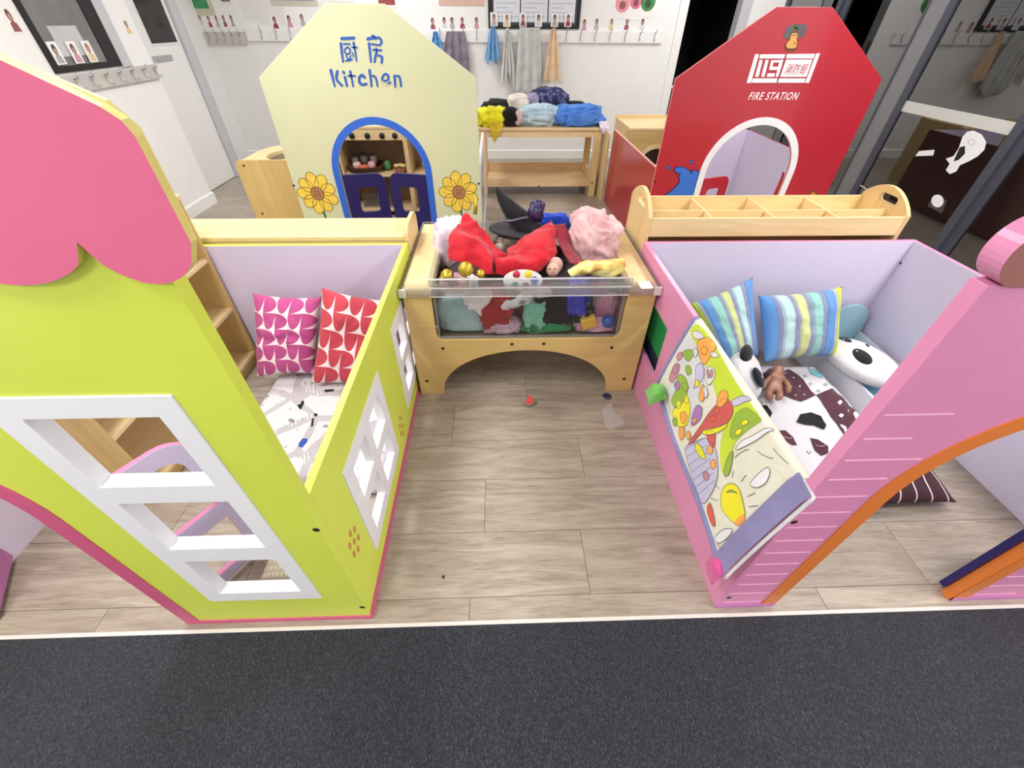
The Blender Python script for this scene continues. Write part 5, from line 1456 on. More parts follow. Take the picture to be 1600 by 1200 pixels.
def cone(u, v):
    t = v * (len(path) - 1); i = min(int(t), len(path) - 2); f = t - i
    c = path[i].lerp(path[i + 1], f); r = rr[i] + (rr[i + 1] - rr[i]) * f
    a = 2 * math.pi * u
    r *= 1 + .12 * math.sin(a * 3 + v * 4) * (1 - v)
    return c + Vector((r * math.cos(a), r * .8 * math.sin(a), .25 * r * math.sin(a * 2) * v))
part('cone', mc.grid(cone, 32, 24), hb_, hat, smooth=True)
tin = paint('purple_tinsel', (70, 62, 110), .25, .4, .8, 90, bumpy=.8, metal=.4)
part('tinsel_bow', blob(on_y(838, 330, 2.06), (.034, .025, .042), 5, .45, 3.5, 30), tin, hat, smooth=True)
part('band', MB().tube([on_y(x, y, 2.055) for x, y in ((786, 346), (800, 345), (816, 341), (832, 338))], .006, 6), paint('tinsel_band', (120, 116, 140), .3, .2, metal=.5), hat, smooth=True)

def bundle(name, label, cat, mbx, m, **kw): return single(name, mbx, m, label, cat, G_, smooth=True, **kw)
def multi_noise(name, cols, scale):
    m, nt, b = new_mat(name); n = tex_noise(nt, coord(nt), scale, 2)
    k = len(cols); nt.links.new(ramp(nt, n, [(.32 + .36 * i / max(1, k - 1), lin(c)) for i, c in enumerate(cols)]), b.inputs['Base Color']); set_in(b, Roughness=.85)
    bump(nt, b, tex_noise(nt, coord(nt), 25, 3), .4, .01); return m
bundle('plush_jacket', 'pale pink soft jacket bunched on right of costume heap', 'jacket', blob_px(889, 338, 975, 422, 1.98, .13, 11, amp=.32, fr=1.7, n=96), fabric('pale_pink_fleece', (236, 196, 196), (220, 172, 174)))
bundle('pastel_dress', 'pale pink and white pastel dress under the red cape', 'dress', blob_px(686, 345, 745, 436, 2.06, .10, 4, amp=.25, n=48), multi_noise('pastel_swirl', [(206, 190, 226), (244, 214, 224), (240, 236, 240), (232, 176, 204)], 14))
bundle('blue_tabard', 'royal blue cloth behind the witch hat brim', 'costume', blob_px(830, 334, 898, 372, 2.2, .05, 8, amp=.2), fabric('royal_blue', (36, 72, 190)))
bundle('maroon_bib', 'maroon bib with pale piping between cape and pink jacket', 'costume',
       sheet(C([[(866, 353, 1.96), (880, 352, 1.98), (888, 366, 1.98)], [(872, 375, 1.90), (884, 378, 1.92), (896, 388, 1.94)], [(882, 398, 1.82), (896, 398, 1.86), (906, 404, 1.88)], [(892, 412, 1.76), (900, 414, 1.78), (908, 412, 1.8)]]), 2, .004, 12, 24), fabric('maroon', (150, 38, 56)), solid=.006)
bundle('felt_bundle', 'dark brown bundle in the hollow between red cape wings', 'costume', blob_px(772, 374, 842, 414, 2.0, .08, 21, amp=.3), multi_noise('brown_mix', [(50, 40, 34), (120, 104, 92), (196, 184, 170)], 9))
bundle('yellow_scarf', 'yellow knitted scarf lying over the bin front edge', 'scarf', sheet(C([[(886, 428, 1.70), (905, 414, 1.72), (930, 412, 1.73), (955, 411, 1.72), (973, 409, 1.72)], [(890, 430, 1.68), (908, 422, 1.675), (932, 420, 1.675), (952, 420, 1.68), (974, 414, 1.70)], [(892, 432, 1.69), (912, 431, 1.70), (934, 431, 1.70), (956, 434, 1.69), (974, 420, 1.71)]]), 5, .010, 16, 30), multi_noise('yellow_knit', [(232, 168, 92), (238, 224, 130), (246, 240, 170)], 22), solid=.012)
gold = paint('gold_glitter', (214, 186, 60), .28, .35, .8, 140, bumpy=.6, metal=.55, bscale=160)
for k, (x, y, r, lb) in enumerate(((728, 421, .034, 'largest gold glitter ball in the bin front corner'), (699, 431, .030, 'gold glitter ball nearest the left bin corner'), (751, 428, .020, 'small gold glitter ball tucked under red cape'))):
    single('glitter_ball', ell(on_y(x, y, 1.69), Vector((1, 0, 0)), Vector((0, 1, 0)), Vector((0, 0, 1)), (r, r, r), 24), gold, lb, 'ball', 'gold glitter balls', smooth=True)
# toy paint palette
tp = thing('toy_palette', 'white toy paint palette with coloured wells at the bin front', 'toy', tuple(on_y(817, 438, 1.665)), None)
pc_ = on_y(817, 438, 1.668); e_u = Vector((1, 0, 0)); e_v = Vector((0, .35, .94)).normalized(); e_n = e_u.cross(e_v)
part('plate', MB().prism([(.088 * math.cos(2 * math.pi * i / 28), .046 * math.sin(2 * math.pi * i / 28)) for i in range(28)], [], pc_, e_u, e_v, -e_n, .008), paint('palette_white', (236, 234, 232), .4, .02), tp, bevel=.002)
for (dx, dz, c) in ((-.028, .026, (196, 44, 70)), (.024, .026, (240, 214, 40)), (-.035, -.022, (60, 140, 84)), (.012, -.026, (70, 44, 40)), (.052, 0, (60, 90, 190))):
    part('paint_well', MB().lathe([(.017, 0), (.016, .002), (0, .0025)], pc_ + e_u * dx + e_v * dz + e_n * .0, e_n, 14), paint('well', c, .3, .03), tp, smooth=True)
# contents seen through the clear front
bundle('blue_tulle', 'pale blue tulle folded against the clear bin front, left', 'costume', blob_px(682, 458, 762, 524, 1.70, .045, 31, amp=.12, fr=1.6, flat=BZ + .004), fabric('pale_blue_tulle', (178, 206, 212), (160, 190, 198)))
bundle('grey_vest', 'dark grey vest in the rear left corner of the bin', 'costume', blob_px(690, 380, 730, 450, 2.1, .14, 33, amp=.15), fabric('dark_grey', (70, 72, 82)))
wr = fabric('white_satin', (250, 246, 248), (232, 222, 226), .5)
bundle('white_bow', 'large white satin ribbon bow pressed against bin front', 'bow', sheet(C([[(730, 434, 1.648), (738, 433, 1.648), (748, 434, 1.648)], [(731, 450, 1.652), (739, 452, 1.648), (748, 450, 1.652)], [(726, 466, 1.66), (738, 462, 1.65), (768, 458, 1.66)], [(728, 480, 1.66), (745, 476, 1.65), (758, 484, 1.66)], [(738, 486, 1.66), (746, 490, 1.655), (756, 496, 1.66)]]), 6, .012, 20, 28), wr, solid=.004)
bundle('red_felt', 'red felt petals pressed against the clear bin front', 'costume', blob_px(750, 464, 797, 514, 1.68, .04, 35, amp=.35, fr=2.6, n=48), fabric('red_felt', (188, 40, 50), (150, 24, 36)))
bundle('brown_plush', 'brown plush behind the red felt in the bin', 'toy', blob_px(770, 446, 826, 512, 1.80, .06, 36, amp=.12), fabric('brown_plush', (112, 82, 66)))
bundle('white_print_cloth', 'white cloth with small print crossing the bin front', 'costume', sheet(C([[(772, 478, 1.67), (800, 468, 1.66), (824, 452, 1.67), (860, 448, 1.68)], [(776, 484, 1.66), (804, 476, 1.65), (828, 462, 1.655), (862, 456, 1.67)], [(790, 486, 1.67), (810, 482, 1.66), (834, 470, 1.67), (862, 462, 1.68)]]), 9, .008, 22, 28), multi_noise('white_print', [(120, 130, 150), (226, 228, 232), (240, 240, 240)], 26), solid=.004)
mint = fabric('mint_organza', (150, 208, 186), (120, 186, 162))
bundle('mint_puff', 'mint green puffed organza in the bin centre', 'costume', blob_px(818, 470, 858, 521, 1.685, .035, 38, amp=.28, fr=2.2, n=48), mint)
bundle('black_tutu', 'black ruffled tutu filling the bin centre', 'tutu', blob_px(830, 454, 900, 517, 1.70, .05, 39, amp=.22, fr=2.6, n=56), fabric('black_net', (30, 27, 28), (18, 16, 18)))
bundle('green_satin', 'bright green satin along the bin bottom', 'costume', blob_px(808, 500, 898, 524, 1.69, .045, 40, amp=.2, flat=BZ + .004), fabric('green_satin', (46, 140, 86), (24, 100, 58), .5))
bundle('blue_foil', 'shiny royal blue foil costume inside bin right half', 'costume', blob_px(882, 440, 922, 490, 1.69, .05, 41, amp=.35, fr=3, n=48), paint('blue_foil', (40, 62, 200), .22, .15, .7, 30, bumpy=.5, coat=.4))
bundle('navy_cloth', 'navy cloth with white flecks under the blue foil', 'costume', blob_px(886, 470, 930, 504, 1.71, .05, 42, amp=.25), multi_noise('navy_fleck', [(14, 16, 28), (20, 22, 40), (20, 22, 40), (220, 220, 226)], 26))
bundle('teal_cloth', 'teal cloth corner beside the blue foil', 'costume', blob_px(905, 462, 926, 488, 1.72, .03, 52, amp=.2), fabric('teal', (20, 84, 82)))
bundle('pink_chiffon', 'dusty pink chiffon filling the right end of the bin', 'costume', blob_px(918, 452, 972, 524, 1.74, .05, 43, amp=.22, n=48), fabric('dusty_pink', (206, 160, 178), (180, 130, 152)))
bundle('pink_ribbon_heap', 'pale pink ribbons on the bin bottom, right', 'costume', blob_px(900, 500, 960, 524, 1.68, .03, 44, amp=.35, fr=3, flat=BZ + .004), fabric('pale_pink_satin', (226, 180, 196), (196, 140, 164), .5))
bundle('pink_lilac_net', 'lilac net at the bin bottom left of centre', 'costume', blob_px(758, 500, 815, 524, 1.68, .04, 45, amp=.35, fr=3, flat=BZ + .004), fabric('lilac_net', (206, 176, 192), (176, 140, 160)))
bundle('grey_cloth', 'pale grey-green cloth high in the bin right half', 'costume', blob_px(922, 452, 948, 488, 1.75, .03, 46, amp=.2), fabric('grey_green', (176, 178, 164)))
bundle('purple_cloth', 'dark purple cloth under the yellow scarf', 'costume', blob_px(895, 436, 965, 460, 1.76, .05, 47, amp=.2), fabric('dark_purple', (58, 44, 92)))
bundle('mauve_cloth', 'mauve cloth below the gold balls in the bin', 'costume', blob_px(688, 432, 740, 466, 1.74, .05, 48, amp=.2), multi_noise('mauve_gold', [(190, 150, 190), (206, 180, 150), (176, 140, 176)], 12))
bundle('dark_filler', 'dark folded costumes deep inside the bin', 'costume', blob(((BX0 + BX1) / 2, 2.04, .49), ((BX1 - BX0) / 2 - .03, .20, .125), 49, amp=.10, flat=BZ + .004), multi_noise('dark_mix', [(46, 40, 44), (96, 80, 84), (60, 56, 70)], 7))
single('blue_ball', ell(on_y(950, 502, 1.675), Vector((1, 0, 0)), Vector((0, 1, 0)), Vector((0, 0, 1)), (.032, .032, .032), 24), paint('blue_ball', (30, 96, 184), .35, .03), 'blue ball pressed against the bin front, lower right', 'ball', smooth=True)
yb = on_y(919, 502, 1.67); q = MB().bar(yb + Vector((-.034, .0, -.012)), yb + Vector((.034, .0, .012)), .05, .055)
single('yellow_block', q, paint('yellow_block', (226, 184, 62), .45, .03), 'yellow toy block lying in the bin near the blue ball', 'toy block', bevel=.005)
dh = thing('cloth_doll', 'pale doll face peeking out between red cape and maroon bib', 'doll', tuple(on_y(862, 418, 1.72)))
part('face', ell(on_y(864, 421, 1.765), Vector((1, 0, 0)), Vector((0, 1, 0)), Vector((0, 0, 1)), (.031, .034, .034), 24), paint('doll_skin', (226, 180, 164), .45, .03), dh, smooth=True)
part('hair', ell(on_y(868, 414, 1.79), Vector((1, 0, 0)), Vector((0, 1, 0)), Vector((0, 0, 1)), (.035, .036, .036), 20), fabric('doll_bonnet', (222, 178, 170)), dh, smooth=True)
for x in (859, 867): part('eye', ell(on_y(x, 420, 1.73), Vector((1, 0, 0)), Vector((0, 1, 0)), Vector((0, 0, 1)), (.006, .003, .003), 12), paint('doll_eye', (120, 70, 70), .4, .05), dh, smooth=True)
part('nose', ell(on_y(863, 424, 1.729), Vector((1, 0, 0)), Vector((0, 1, 0)), Vector((0, 0, 1)), (.004, .005, .005), 12), paint('doll_nose', (220, 166, 150), .45, .03), dh, smooth=True)
part('mouth', ell(on_y(863, 428, 1.733), Vector((1, 0, 0)), Vector((0, 1, 0)), Vector((0, 0, 1)), (.008, .003, .002), 12), paint('doll_lips', (196, 90, 96), .4, .05), dh, smooth=True)
gw = [on_y(742, 334, 2.1), on_y(743, 322, 2.1), on_y(744, 311, 2.1)]
single('gold_wand', MB().tube(gw, [.011, .010, .007], 10), gold, 'gold wand end sticking up behind the red cape', 'toy', smooth=True)

# ------------------------------------------------------------------ clothes on the pine bench
H_ = 'clothes heaped on the pine bench'
def bench_cloth(name, label, box, Y, dep, seed, m, amp=.2, fr=2.0, n=48, flat=.669):
    single(name, blob_px(*box, Y, dep, seed, amp=amp, fr=fr, n=n, flat=flat), m, label, 'clothes', H_, smooth=True)
bench_cloth('yellow_tulle', 'bright yellow tulle skirt on the left bench end', (748, 168, 790, 202), 4.98, .10, 61, fabric('neon_yellow', (236, 232, 40), (206, 196, 30)), .35, 2.6)
single('yellow_tulle_tail', sheet(C([[(762, 192, 4.88), (772, 190, 4.865), (786, 190, 4.88)], [(766, 202, 4.865), (774, 203, 4.855), (784, 203, 4.865)], [(769, 212, 4.863), (774, 214, 4.853), (780, 210, 4.863)], [(771, 221, 4.863), (773, 224, 4.855), (775, 220, 4.863)]]), 4, .006, 18, 20), fabric('mustard_tulle', (222, 196, 62), (196, 166, 40)), 'mustard tulle end hanging over the bench front', 'clothes', H_, smooth=True, solid=.003)
bench_cloth('black_dress', 'black dress folded behind the yellow tulle', (752, 156, 815, 195), 5.18, .12, 62, fabric('black_cotton', (22, 22, 26)), .18)
bench_cloth('black_shirt', 'black shirt tucked between yellow tulle and white top', (784, 168, 812, 197), 4.95, .07, 63, fabric('black_cotton_b', (18, 18, 20)), .22)
bench_cloth('white_blouse', 'cream white top rolled on the middle of bench', (794, 147, 826, 178), 5.12, .10, 64, fabric('cream_cotton', (232, 224, 214)), .2)
bench_cloth('beige_sleeve', 'beige pink sleeve beside the pale blue top', (802, 172, 818, 196), 4.94, .04, 65, fabric('beige_cotton', (214, 190, 184)), .2)
bench_cloth('navy_jacket', 'navy patterned jacket at the back of the bench', (828, 141, 884, 172), 5.24, .12, 66, multi_noise('navy_pattern', [(28, 28, 62), (44, 44, 96), (120, 124, 160)], 22), .35, 2.6)
bench_cloth('lavender_cloth', 'lavender patterned cloth beside the navy jacket', (822, 146, 842, 170), 5.16, .06, 67, multi_noise('lavender_pattern', [(130, 124, 160), (176, 170, 196)], 30), .25)
bench_cloth('pale_blue_top', 'pale blue sweatshirt at the bench front', (814, 165, 872, 199), 4.99, .10, 68, fabric('pale_blue_fleece', (190, 212, 222), (168, 194, 208)), .32, 2.6, 72)
bench_cloth('blue_shorts', 'cornflower blue shorts at the right bench end', (866, 165, 942, 201), 5.00, .12, 69, fabric('cornflower', (88, 142, 222), (66, 118, 202)), .30, 2.4, 72)
bench_cloth('dark_trousers', 'dark trousers behind the cornflower shorts', (868, 158, 918, 176), 5.28, .08, 70, fabric('dark_navy', (26, 30, 48)), .15)
bench_cloth('blue_denim', 'small blue denim piece beside the dark trousers', (864, 158, 884, 174), 5.2, .05, 75, fabric('denim', (86, 110, 170)), .2)
single('spotted_cloth', sheet(C([[(936, 190, 4.96), (944, 190, 4.96), (951, 193, 4.98)], [(937, 200, 4.868), (945, 201, 4.866), (952, 200, 4.868)], [(939, 208, 4.864), (945, 211, 4.862), (951, 207, 4.864)]]), 4, .004, 20, 18), multi_noise('lilac_spots', [(206, 190, 206), (226, 216, 224), (186, 160, 190)], 30), 'pale lilac spotted cloth hanging off the right bench end', 'clothes', H_, smooth=True, solid=.003)

# ------------------------------------------------------------------ rails, hooks, hanging clothes, photo cards, posters
def rail_back(x0, x1, z0, z1, hooks, m, label):
    r = thing('hook_rail', label, 'coat rail', ((x0 + x1) / 2, YB, z0), 'coat hook rails')
    part('board', MB().box(x0, x1, YB - .022, YB - .0005, z0, z1), m, r, bevel=.002)
    for x in hooks:
        hk_ = MB().tube([(x, YB - .022, z1 - .02), (x, YB - .05, z1 - .015), (x + .004, YB - .062, z1 + .012), (x + .006, YB - .066, z1 + .03)], .005, 6)
        hk_.tube([(x, YB - .023, z1 - .02), (x - .004, YB - .03, z1 - .06), (x - .006, YB - .05, z0 + .02), (x - .006, YB - .06, z0 + .03)], .005, 6)
        part('hook', hk_, M['steel'], r, smooth=True)
    return r
def bx(px, py=55): return on_y(px, py, YB).x
beige = paint('beige_rail', (204, 198, 192), .5, .03)
rail_back(-3.50, -3.02, 1.25, 1.37, [bx(x) for x in (327, 340, 352, 364, 376)], beige, 'short beige hook rail beside the white door frame')
rail_back(-3.0, 2.06, 1.285, 1.40, [bx(x) for x in (411, 434, 456, 480, 520, 560, 600, 640, 688, 708, 724, 745, 770, 793, 817, 841, 865, 885, 907, 930, 953, 977, 1000, 1023)], M['white_gloss'], 'long white hook rail along the back wall')
r = thing('hook_rail', 'grey hook rail on the left wall beside the door', 'coat rail', (XL, 4.1, 1.08), 'coat hook rails')
for k in range(8):
    y0 = 3.50 + k * .153
    part('board', MB().box(XL + .0005, XL + .02, y0, y0 + .1525, 1.085, 1.185), paint('grey_rail', (200 - 4 * (k % 3), 196 - 3 * (k % 3), 192 - 2 * (k % 2)), .5, .03), r)
    y = y0 + .11
    part('hook', MB().tube([(XL + .02, y, 1.16), (XL + .05, y, 1.165), (XL + .06, y + .005, 1.2)], .005, 6).tube([(XL + .021, y, 1.15), (XL + .03, y + .01, 1.12), (XL + .055, y + .015, 1.10), (XL + .06, y + .02, 1.115)], .005, 6), M['steel'], r, smooth=True)
def hang(name, label, px0, px1, pxt, py0, py1, m, folds=4, seed=1, jag=.2, cat='clothes', depth=.05, tw=.35):
    """cloth gathered on a hook: narrow top at pxt, wider bottom"""
    top = on_y(pxt, py0, YB - .06); bl = on_y(px0, py1, YB - .06); br = on_y(px1, py1, YB - .06)
    W = br.x - bl.x; cxm = (bl.x + br.x) / 2
    def f(u, v):
        w = W * (tw + (1 - tw) * v ** .7) if tw < 1 else W
        cxv = top.x + (cxm - top.x) * v
        x = cxv + (u - .5) * w
        dn = 1 + jag * (noise.noise(Vector((u * 5, seed, .3))))
        z = top.z + (bl.z - top.z) * min(1.25, v * dn)
        y = YB - .055 - depth * .5 * (1 + math.sin(u * math.pi * 2 * folds + seed)) * (.35 + .65 * v) - .02
        return Vector((x + .008 * noise.noise(Vector((u * 4, v * 6, seed))), max(YB - .14, y), z))
    single(name, MB().grid(f, 48, 30), m, label, cat, 'clothes hanging on the back wall rail', smooth=True, solid=.004)
hang('blue_cloth', 'sky blue cloth on hook behind kitchen roof slope', 674, 694, 681, 49, 80, fabric('sky_blue', (96, 160, 222)), 2, 2, tw=.2)
hang('grey_jacket', 'mauve grey jacket hanging from two hooks', 692, 734, 712, 49, 118, fabric('mauve_grey', (146, 136, 150), (118, 108, 124)), 3, 3, .05, tw=.62)
hang('blue_scarf', 'light blue cloth on hook under the black board corner', 758, 782, 770, 42, 98, fabric('light_blue', (124, 180, 226)), 3, 4, .35, tw=.22)
hang('white_towel', 'white towel with ragged points on a hook', 782, 806, 793, 44, 124, fabric('off_white', (222, 222, 220)), 4, 5, .4, tw=.12)
hang('long_grey_towel', 'long pale grey towel hanging between two hooks', 804, 845, 828, 43, 147, fabric('pale_grey', (208, 210, 208)), 3, 6, .15, tw=.7)
hang('beige_towel', 'beige cloth with brown loop on the rail', 849, 876, 865, 44, 124, fabric('beige_cloth', (236, 210, 178), (222, 190, 154)), 2, 8, .15, tw=.15)

card_m = paint('photo_card', (240, 238, 236), .5, .01)
ordn = ['first', 'second', 'third', 'fourth', 'fifth', 'sixth', 'seventh', 'eighth', 'ninth', 'tenth', 'eleventh', 'twelfth', 'thirteenth', 'fourteenth', 'fifteenth', 'sixteenth', 'seventeenth', 'eighteenth', 'nineteenth', 'twentieth']
tones = [((96, 74, 70), (150, 84, 92), 'rose'), ((70, 60, 62), (214, 214, 220), 'white'), ((60, 58, 66), (170, 172, 178), 'grey'), ((104, 60, 62), (160, 60, 80), 'crimson'), ((92, 62, 66), (208, 150, 166), 'pink'), ((120, 96, 90), (186, 176, 178), 'pale'), ((150, 120, 90), (226, 198, 150), 'cream')]
def card(o, ux, n, w, h, tone, label, group):
    """small portrait photo card: sheet, hair, shoulders, face"""
    o = Vector(o); ux = Vector(ux); n = Vector(n); uz = Vector((0, 0, 1))
    t = tag(bpy.data.objects.new('photo_card', None), label, 'photo card', group); col.objects.link(t); t.location = o; ORG[t.name] = o; t.empty_display_size = .03
    part('sheet', MB().prism(rect(-w / 2, w / 2, 0, h), [], o, ux, uz, n, .0015), card_m, t)
    hair, top, _n = tone
    part('shoulders', MB().prism([(-w * .34, h * .06), (w * .34, h * .06), (w * .28, h * .36), (w * .1, h * .44), (-w * .1, h * .44), (-w * .28, h * .36)], [], o + n * .0015, ux, uz, n, .0006), paint('print_top', top, .6, .03), t)
    part('hair', MB().prism([(w * .22 * math.cos(a / 7 * math.pi), h * .66 + h * .24 * math.sin(a / 7 * math.pi)) for a in range(14)], [], o + n * .0015, ux, uz, n, .0008), paint('print_hair', hair, .6, .03), t)
    part('face', MB().prism([(w * .13 * math.cos(a / 6 * math.pi), h * .60 + h * .14 * math.sin(a / 6 * math.pi)) for a in range(12)], [], o + n * .0024, ux, uz, n, .0005), paint('print_face', (196, 150, 132), .6, .03), t)
cards_main = [(677, 38), (695, 37), (707, 37), (723, 37), (745, 37), (772, 32), (792, 33), (817, 33), (841, 33), (866, 33), (887, 33), (912, 40), (931, 39), (954, 39), (978, 39), (1002, 39)]
for k, (x, y) in enumerate(cards_main):
    lift = .022 if 6 <= k + 1 <= 11 else .0004
    p = on_y(x, y + 9, YB - lift)
    tn = tones[k % 7]
    card((p.x, YB - lift, p.z), (1, 0, 0), (0, -1, 0), .088, .125, tn, f'small photo card with {tn[2]} top, {ordn[len(cards_main) - 1 - k]} from right end of white rail', 'photo cards above the hooks')
for k, (x, y) in enumerate([(433, 37), (455, 35), (475, 33)]):
    p = on_y(x, y + 9, YB); tn = tones[(k + 3) % 7]
    card((p.x, YB - .0004, p.z), (1, 0, 0), (0, -1, 0), .09, .13, tn, f'small photo card with {tn[2]} top left of kitchen roof, {ordn[k]} from the left', 'photo cards above the hooks')
for k, (x, y) in enumerate([(317, 33), (331, 36), (343, 36), (354, 35), (366, 35)]):
    p = on_y(x, y + 8, YB); tn = tones[(k * 2 + 1) % 7]
    card((p.x, YB - .0004, p.z), (1, 0, 0), (0, -1, 0), .06, .125, tn, f'narrow photo card with {tn[2]} top above beige rail, {ordn[k]} from the left', 'photo cards above the hooks')
for k, (x, y, w, h, lb) in enumerate([(30, 52, .085, .13, 'left of the dark window'), (177, 50, .085, .11, 'right of the dark window, nearer'), (204, 54, .085, .10, 'right of the dark window, beside door')]):
    p = on_x(x, y, XL); tn = tones[(k * 3) % 7]
    card((XL + .0006, p.y, p.z), (0, 1, 0), (1, 0, 0), w, h, tn, f'photo card with {tn[2]} top on left wall {lb}', 'photo cards on the left wall')
for k, (x, y) in enumerate([(98, 101), (126, 99), (148, 97)]):
    p = on_x(x, y, XL + .013); tn = tones[(k * 2 + 2) % 7]
    card((XL + .0135, p.y, p.z), (0, 1, 0), (1, 0, 0), .085, .125, tn, f'photo card with {tn[2]} top stuck on dark window, {ordn[k]} from the left', 'photo cards on the left wall')
pp_ = on_x(58, 95, XL + .005); pq_ = on_x(130, 38, XL + .005)
single('paper_sheet', MB().box(XL + .005, XL + .0065, 3.80, 4.06, 1.285, 1.45), paint('paper_worn', (196, 196, 202), .7, .05), 'pale paper sheet stuck on the dark window pane', 'paper')
# black framed notice board with three sheets
nb = thing('notice_board', 'black framed notice board holding three white sheets above the rail', 'notice board', (.465, YB, 1.42))
part('frame', MB().prism(rect(-.085, 1.015, 1.415, 2.2), [rect(-.045, .98, 1.45, 2.16)], (0, YB - .0005, 0), (1, 0, 0), (0, 0, 1), (0, -1, 0), .02), M['black'], nb)
part('backing', MB().box(-.045, .98, YB - .006, YB - .0005, 1.45, 2.16), paint('backing_dark', (70, 74, 84), .6, .03), nb)
for x0, x1 in ((-.02, .29), (.305, .62), (.635, .95)):
    s_ = part('sheet', MB().box(x0, x1, YB - .008, YB - .0062, 1.475, 1.92), paint('notice_paper', (222, 226, 236), .6, .01), nb)
    for i in range(9):
        part('text_line', MB().box(x0 + .03, x1 - .03 - .05 * (i % 3), YB - .0086, YB - .0081, 1.52 + i * .04, 1.526 + i * .04), paint('text_grey', (170, 174, 186), .6, .02), s_)
def poster(name, label, px0, px1, py1, frame_c, in_c, h=.45, m=.03, cat='poster'):
    a = on_y(px0, py1, YB); b = on_y(px1, py1, YB)
    t = thing(name, label, cat, ((a.x + b.x) / 2, YB, a.z))
    part('border', MB().box(a.x, b.x, YB - .004, YB - .0005, a.z, a.z + h), paint('poster_border', frame_c, .6, .05), t)
    part('picture', MB().box(a.x + m, b.x - m, YB - .0052, YB - .0041, a.z + m * 1.2, a.z + h - m), paint('poster_picture', in_c, .6, .12, scale=20), t)
poster('green_poster', 'green picture with pale border beside the white door frame', 299, 338, 24, (206, 200, 180), (62, 150, 92), m=.05)
poster('brown_photo', 'brown photo print right of the green picture', 345, 364, 7, (240, 238, 236), (140, 110, 106), m=.02)
poster('blue_poster', 'blue picture in worn cream border left of kitchen roof', 425, 498, 9, (206, 196, 188), (58, 120, 160), m=.04)
poster('purple_photo', 'purple photo print above the kitchen roof', 517, 556, 3, (240, 238, 236), (96, 84, 120), m=.02)
poster('red_photo', 'dark red photo print above kitchen roof slope', 590, 621, 12, (238, 234, 232), (150, 70, 64), m=.02)
poster('framed_picture', 'rose gold framed picture left of the black notice board', 686, 757, 9, (216, 180, 168), (150, 120, 116), m=.05)
t = thing('handprint_art', 'white sheet with pink and green circular handprint art above rail', 'poster', (1.8, YB, 1.5))
a = on_y(960, 31, YB); b = on_y(1022, 31, YB)
part('sheet', MB().prism([(a.x, a.z + .02), ((a.x + b.x) / 2, a.z - .005), (b.x, a.z + .03), (b.x, a.z + .5), (a.x, a.z + .5)], [], (0, YB - .0005, 0), (1, 0, 0), (0, 0, 1), (0, -1, 0), .0025), card_m, t)
for (x, y, rp, c) in ((973, 5, .085, (236, 150, 160)), (994, 2, .07, (232, 120, 150)), (1013, 3, .085, (70, 140, 80))):
    p = on_y(x, y, YB); pt = part('paint_circle', MB().prism(circ(p.x, p.z, rp, 20), [], (0, YB - .0031, 0), (1, 0, 0), (0, 0, 1), (0, -1, 0), .0008), paint('paint_spot', c, .6, .08), t)
    part('paint_blot', MB().prism(circ(p.x, p.z - rp * .2, rp * .45, 12), [], (0, YB - .0041, 0), (1, 0, 0), (0, 0, 1), (0, -1, 0), .0008), paint('paint_blot', tuple(int(v * .6) for v in c), .6, .08), pt)
single('paper_sheet', MB().prism([(v.x, v.z) for v in (on_y(372, 0, YB), on_y(385, 28, YB), on_y(428, 44, YB), on_y(452, 40, YB), on_y(440, 0, YB))][::-1], [], (0, YB - .0002, 0), (1, 0, 0), (0, 0, 1), (0, -1, 0), .0015), paint('white_paper_b', (228, 228, 226), .7, .01), 'large white paper pinned left of kitchen roof', 'paper')

# ------------------------------------------------------------------ play food in the cooker
bs = on_y(573, 266, 4.40); bz = .389
bk2 = thing('wicker_basket', 'round brown wicker basket of play food on cooker shelf', 'basket', (bs.x, 4.42, bz))
def wicker(name, c):
    m, nt, b = new_mat(name); v = coord(nt); x, y, z = sep(nt, v)
    w = ((z * 260).sin() * ((x + y) * 160).sin()) * .5 + .5
    nt.links.new(mixc(nt, w, lin(tuple(q_ * .6 for q_ in c)), lin(c)), b.inputs['Base Color']); set_in(b, Roughness=.7); bump(nt, b, w, .6, .004); return m
part('bowl', MB().lathe([(.10, 0), (.15, .02), (.175, .055), (.18, .06), (.168, .06), (.14, .025), (.02, .012)], (bs.x, 4.42, bz), (0, 0, 1), 28), wicker('wicker', (112, 74, 54)), bk2, smooth=True)
food = [((-.07, -.06, .06), (.04, .03, .03), (226, 190, 186), 'pale pink play food slice in the wicker basket'), ((.0, -.09, .055), (.05, .03, .02), (214, 110, 70), 'orange play food piece in the wicker basket'), ((.07, -.06, .065), (.035, .035, .035), (220, 170, 176), 'rose play food ball in the wicker basket'),
        ((-.10, .02, .075), (.035, .035, .045), (130, 120, 112), 'grey play jar at the left of the wicker basket'), ((-.02, .04, .085), (.04, .035, .05), (120, 116, 108), 'grey play jar in the middle of the wicker basket'), ((.07, .04, .085), (.035, .035, .05), (150, 140, 130), 'grey play jar right in the wicker basket')]
for k, (d, r_, c, lb) in enumerate(food):
    p = Vector((bs.x, 4.42, bz)) + Vector(d)
    if 'jar' in lb:
        j = thing('toy_jar', lb, 'toy food', tuple(p), 'play food'); part('jar_body', MB().lathe([(r_[0] * .8, -.03), (r_[0], -.02), (r_[0], .03), (r_[0] * .7, .04)], p, (0, 0, 1), 16), paint('toy_jar', c, .25, .06), j, smooth=True)
        part('jar_lid', MB().lathe([(r_[0] * .75, .04), (r_[0] * .75, .055), (0, .056)], p, (0, 0, 1), 16), paint('jar_lid', (90, 84, 80), .4, .05), j)
    else: single('toy_food', blob(p, r_, 80 + k, amp=.15, n=24), paint('toy_food', c, .5, .06), lb, 'toy food', 'play food', smooth=True)
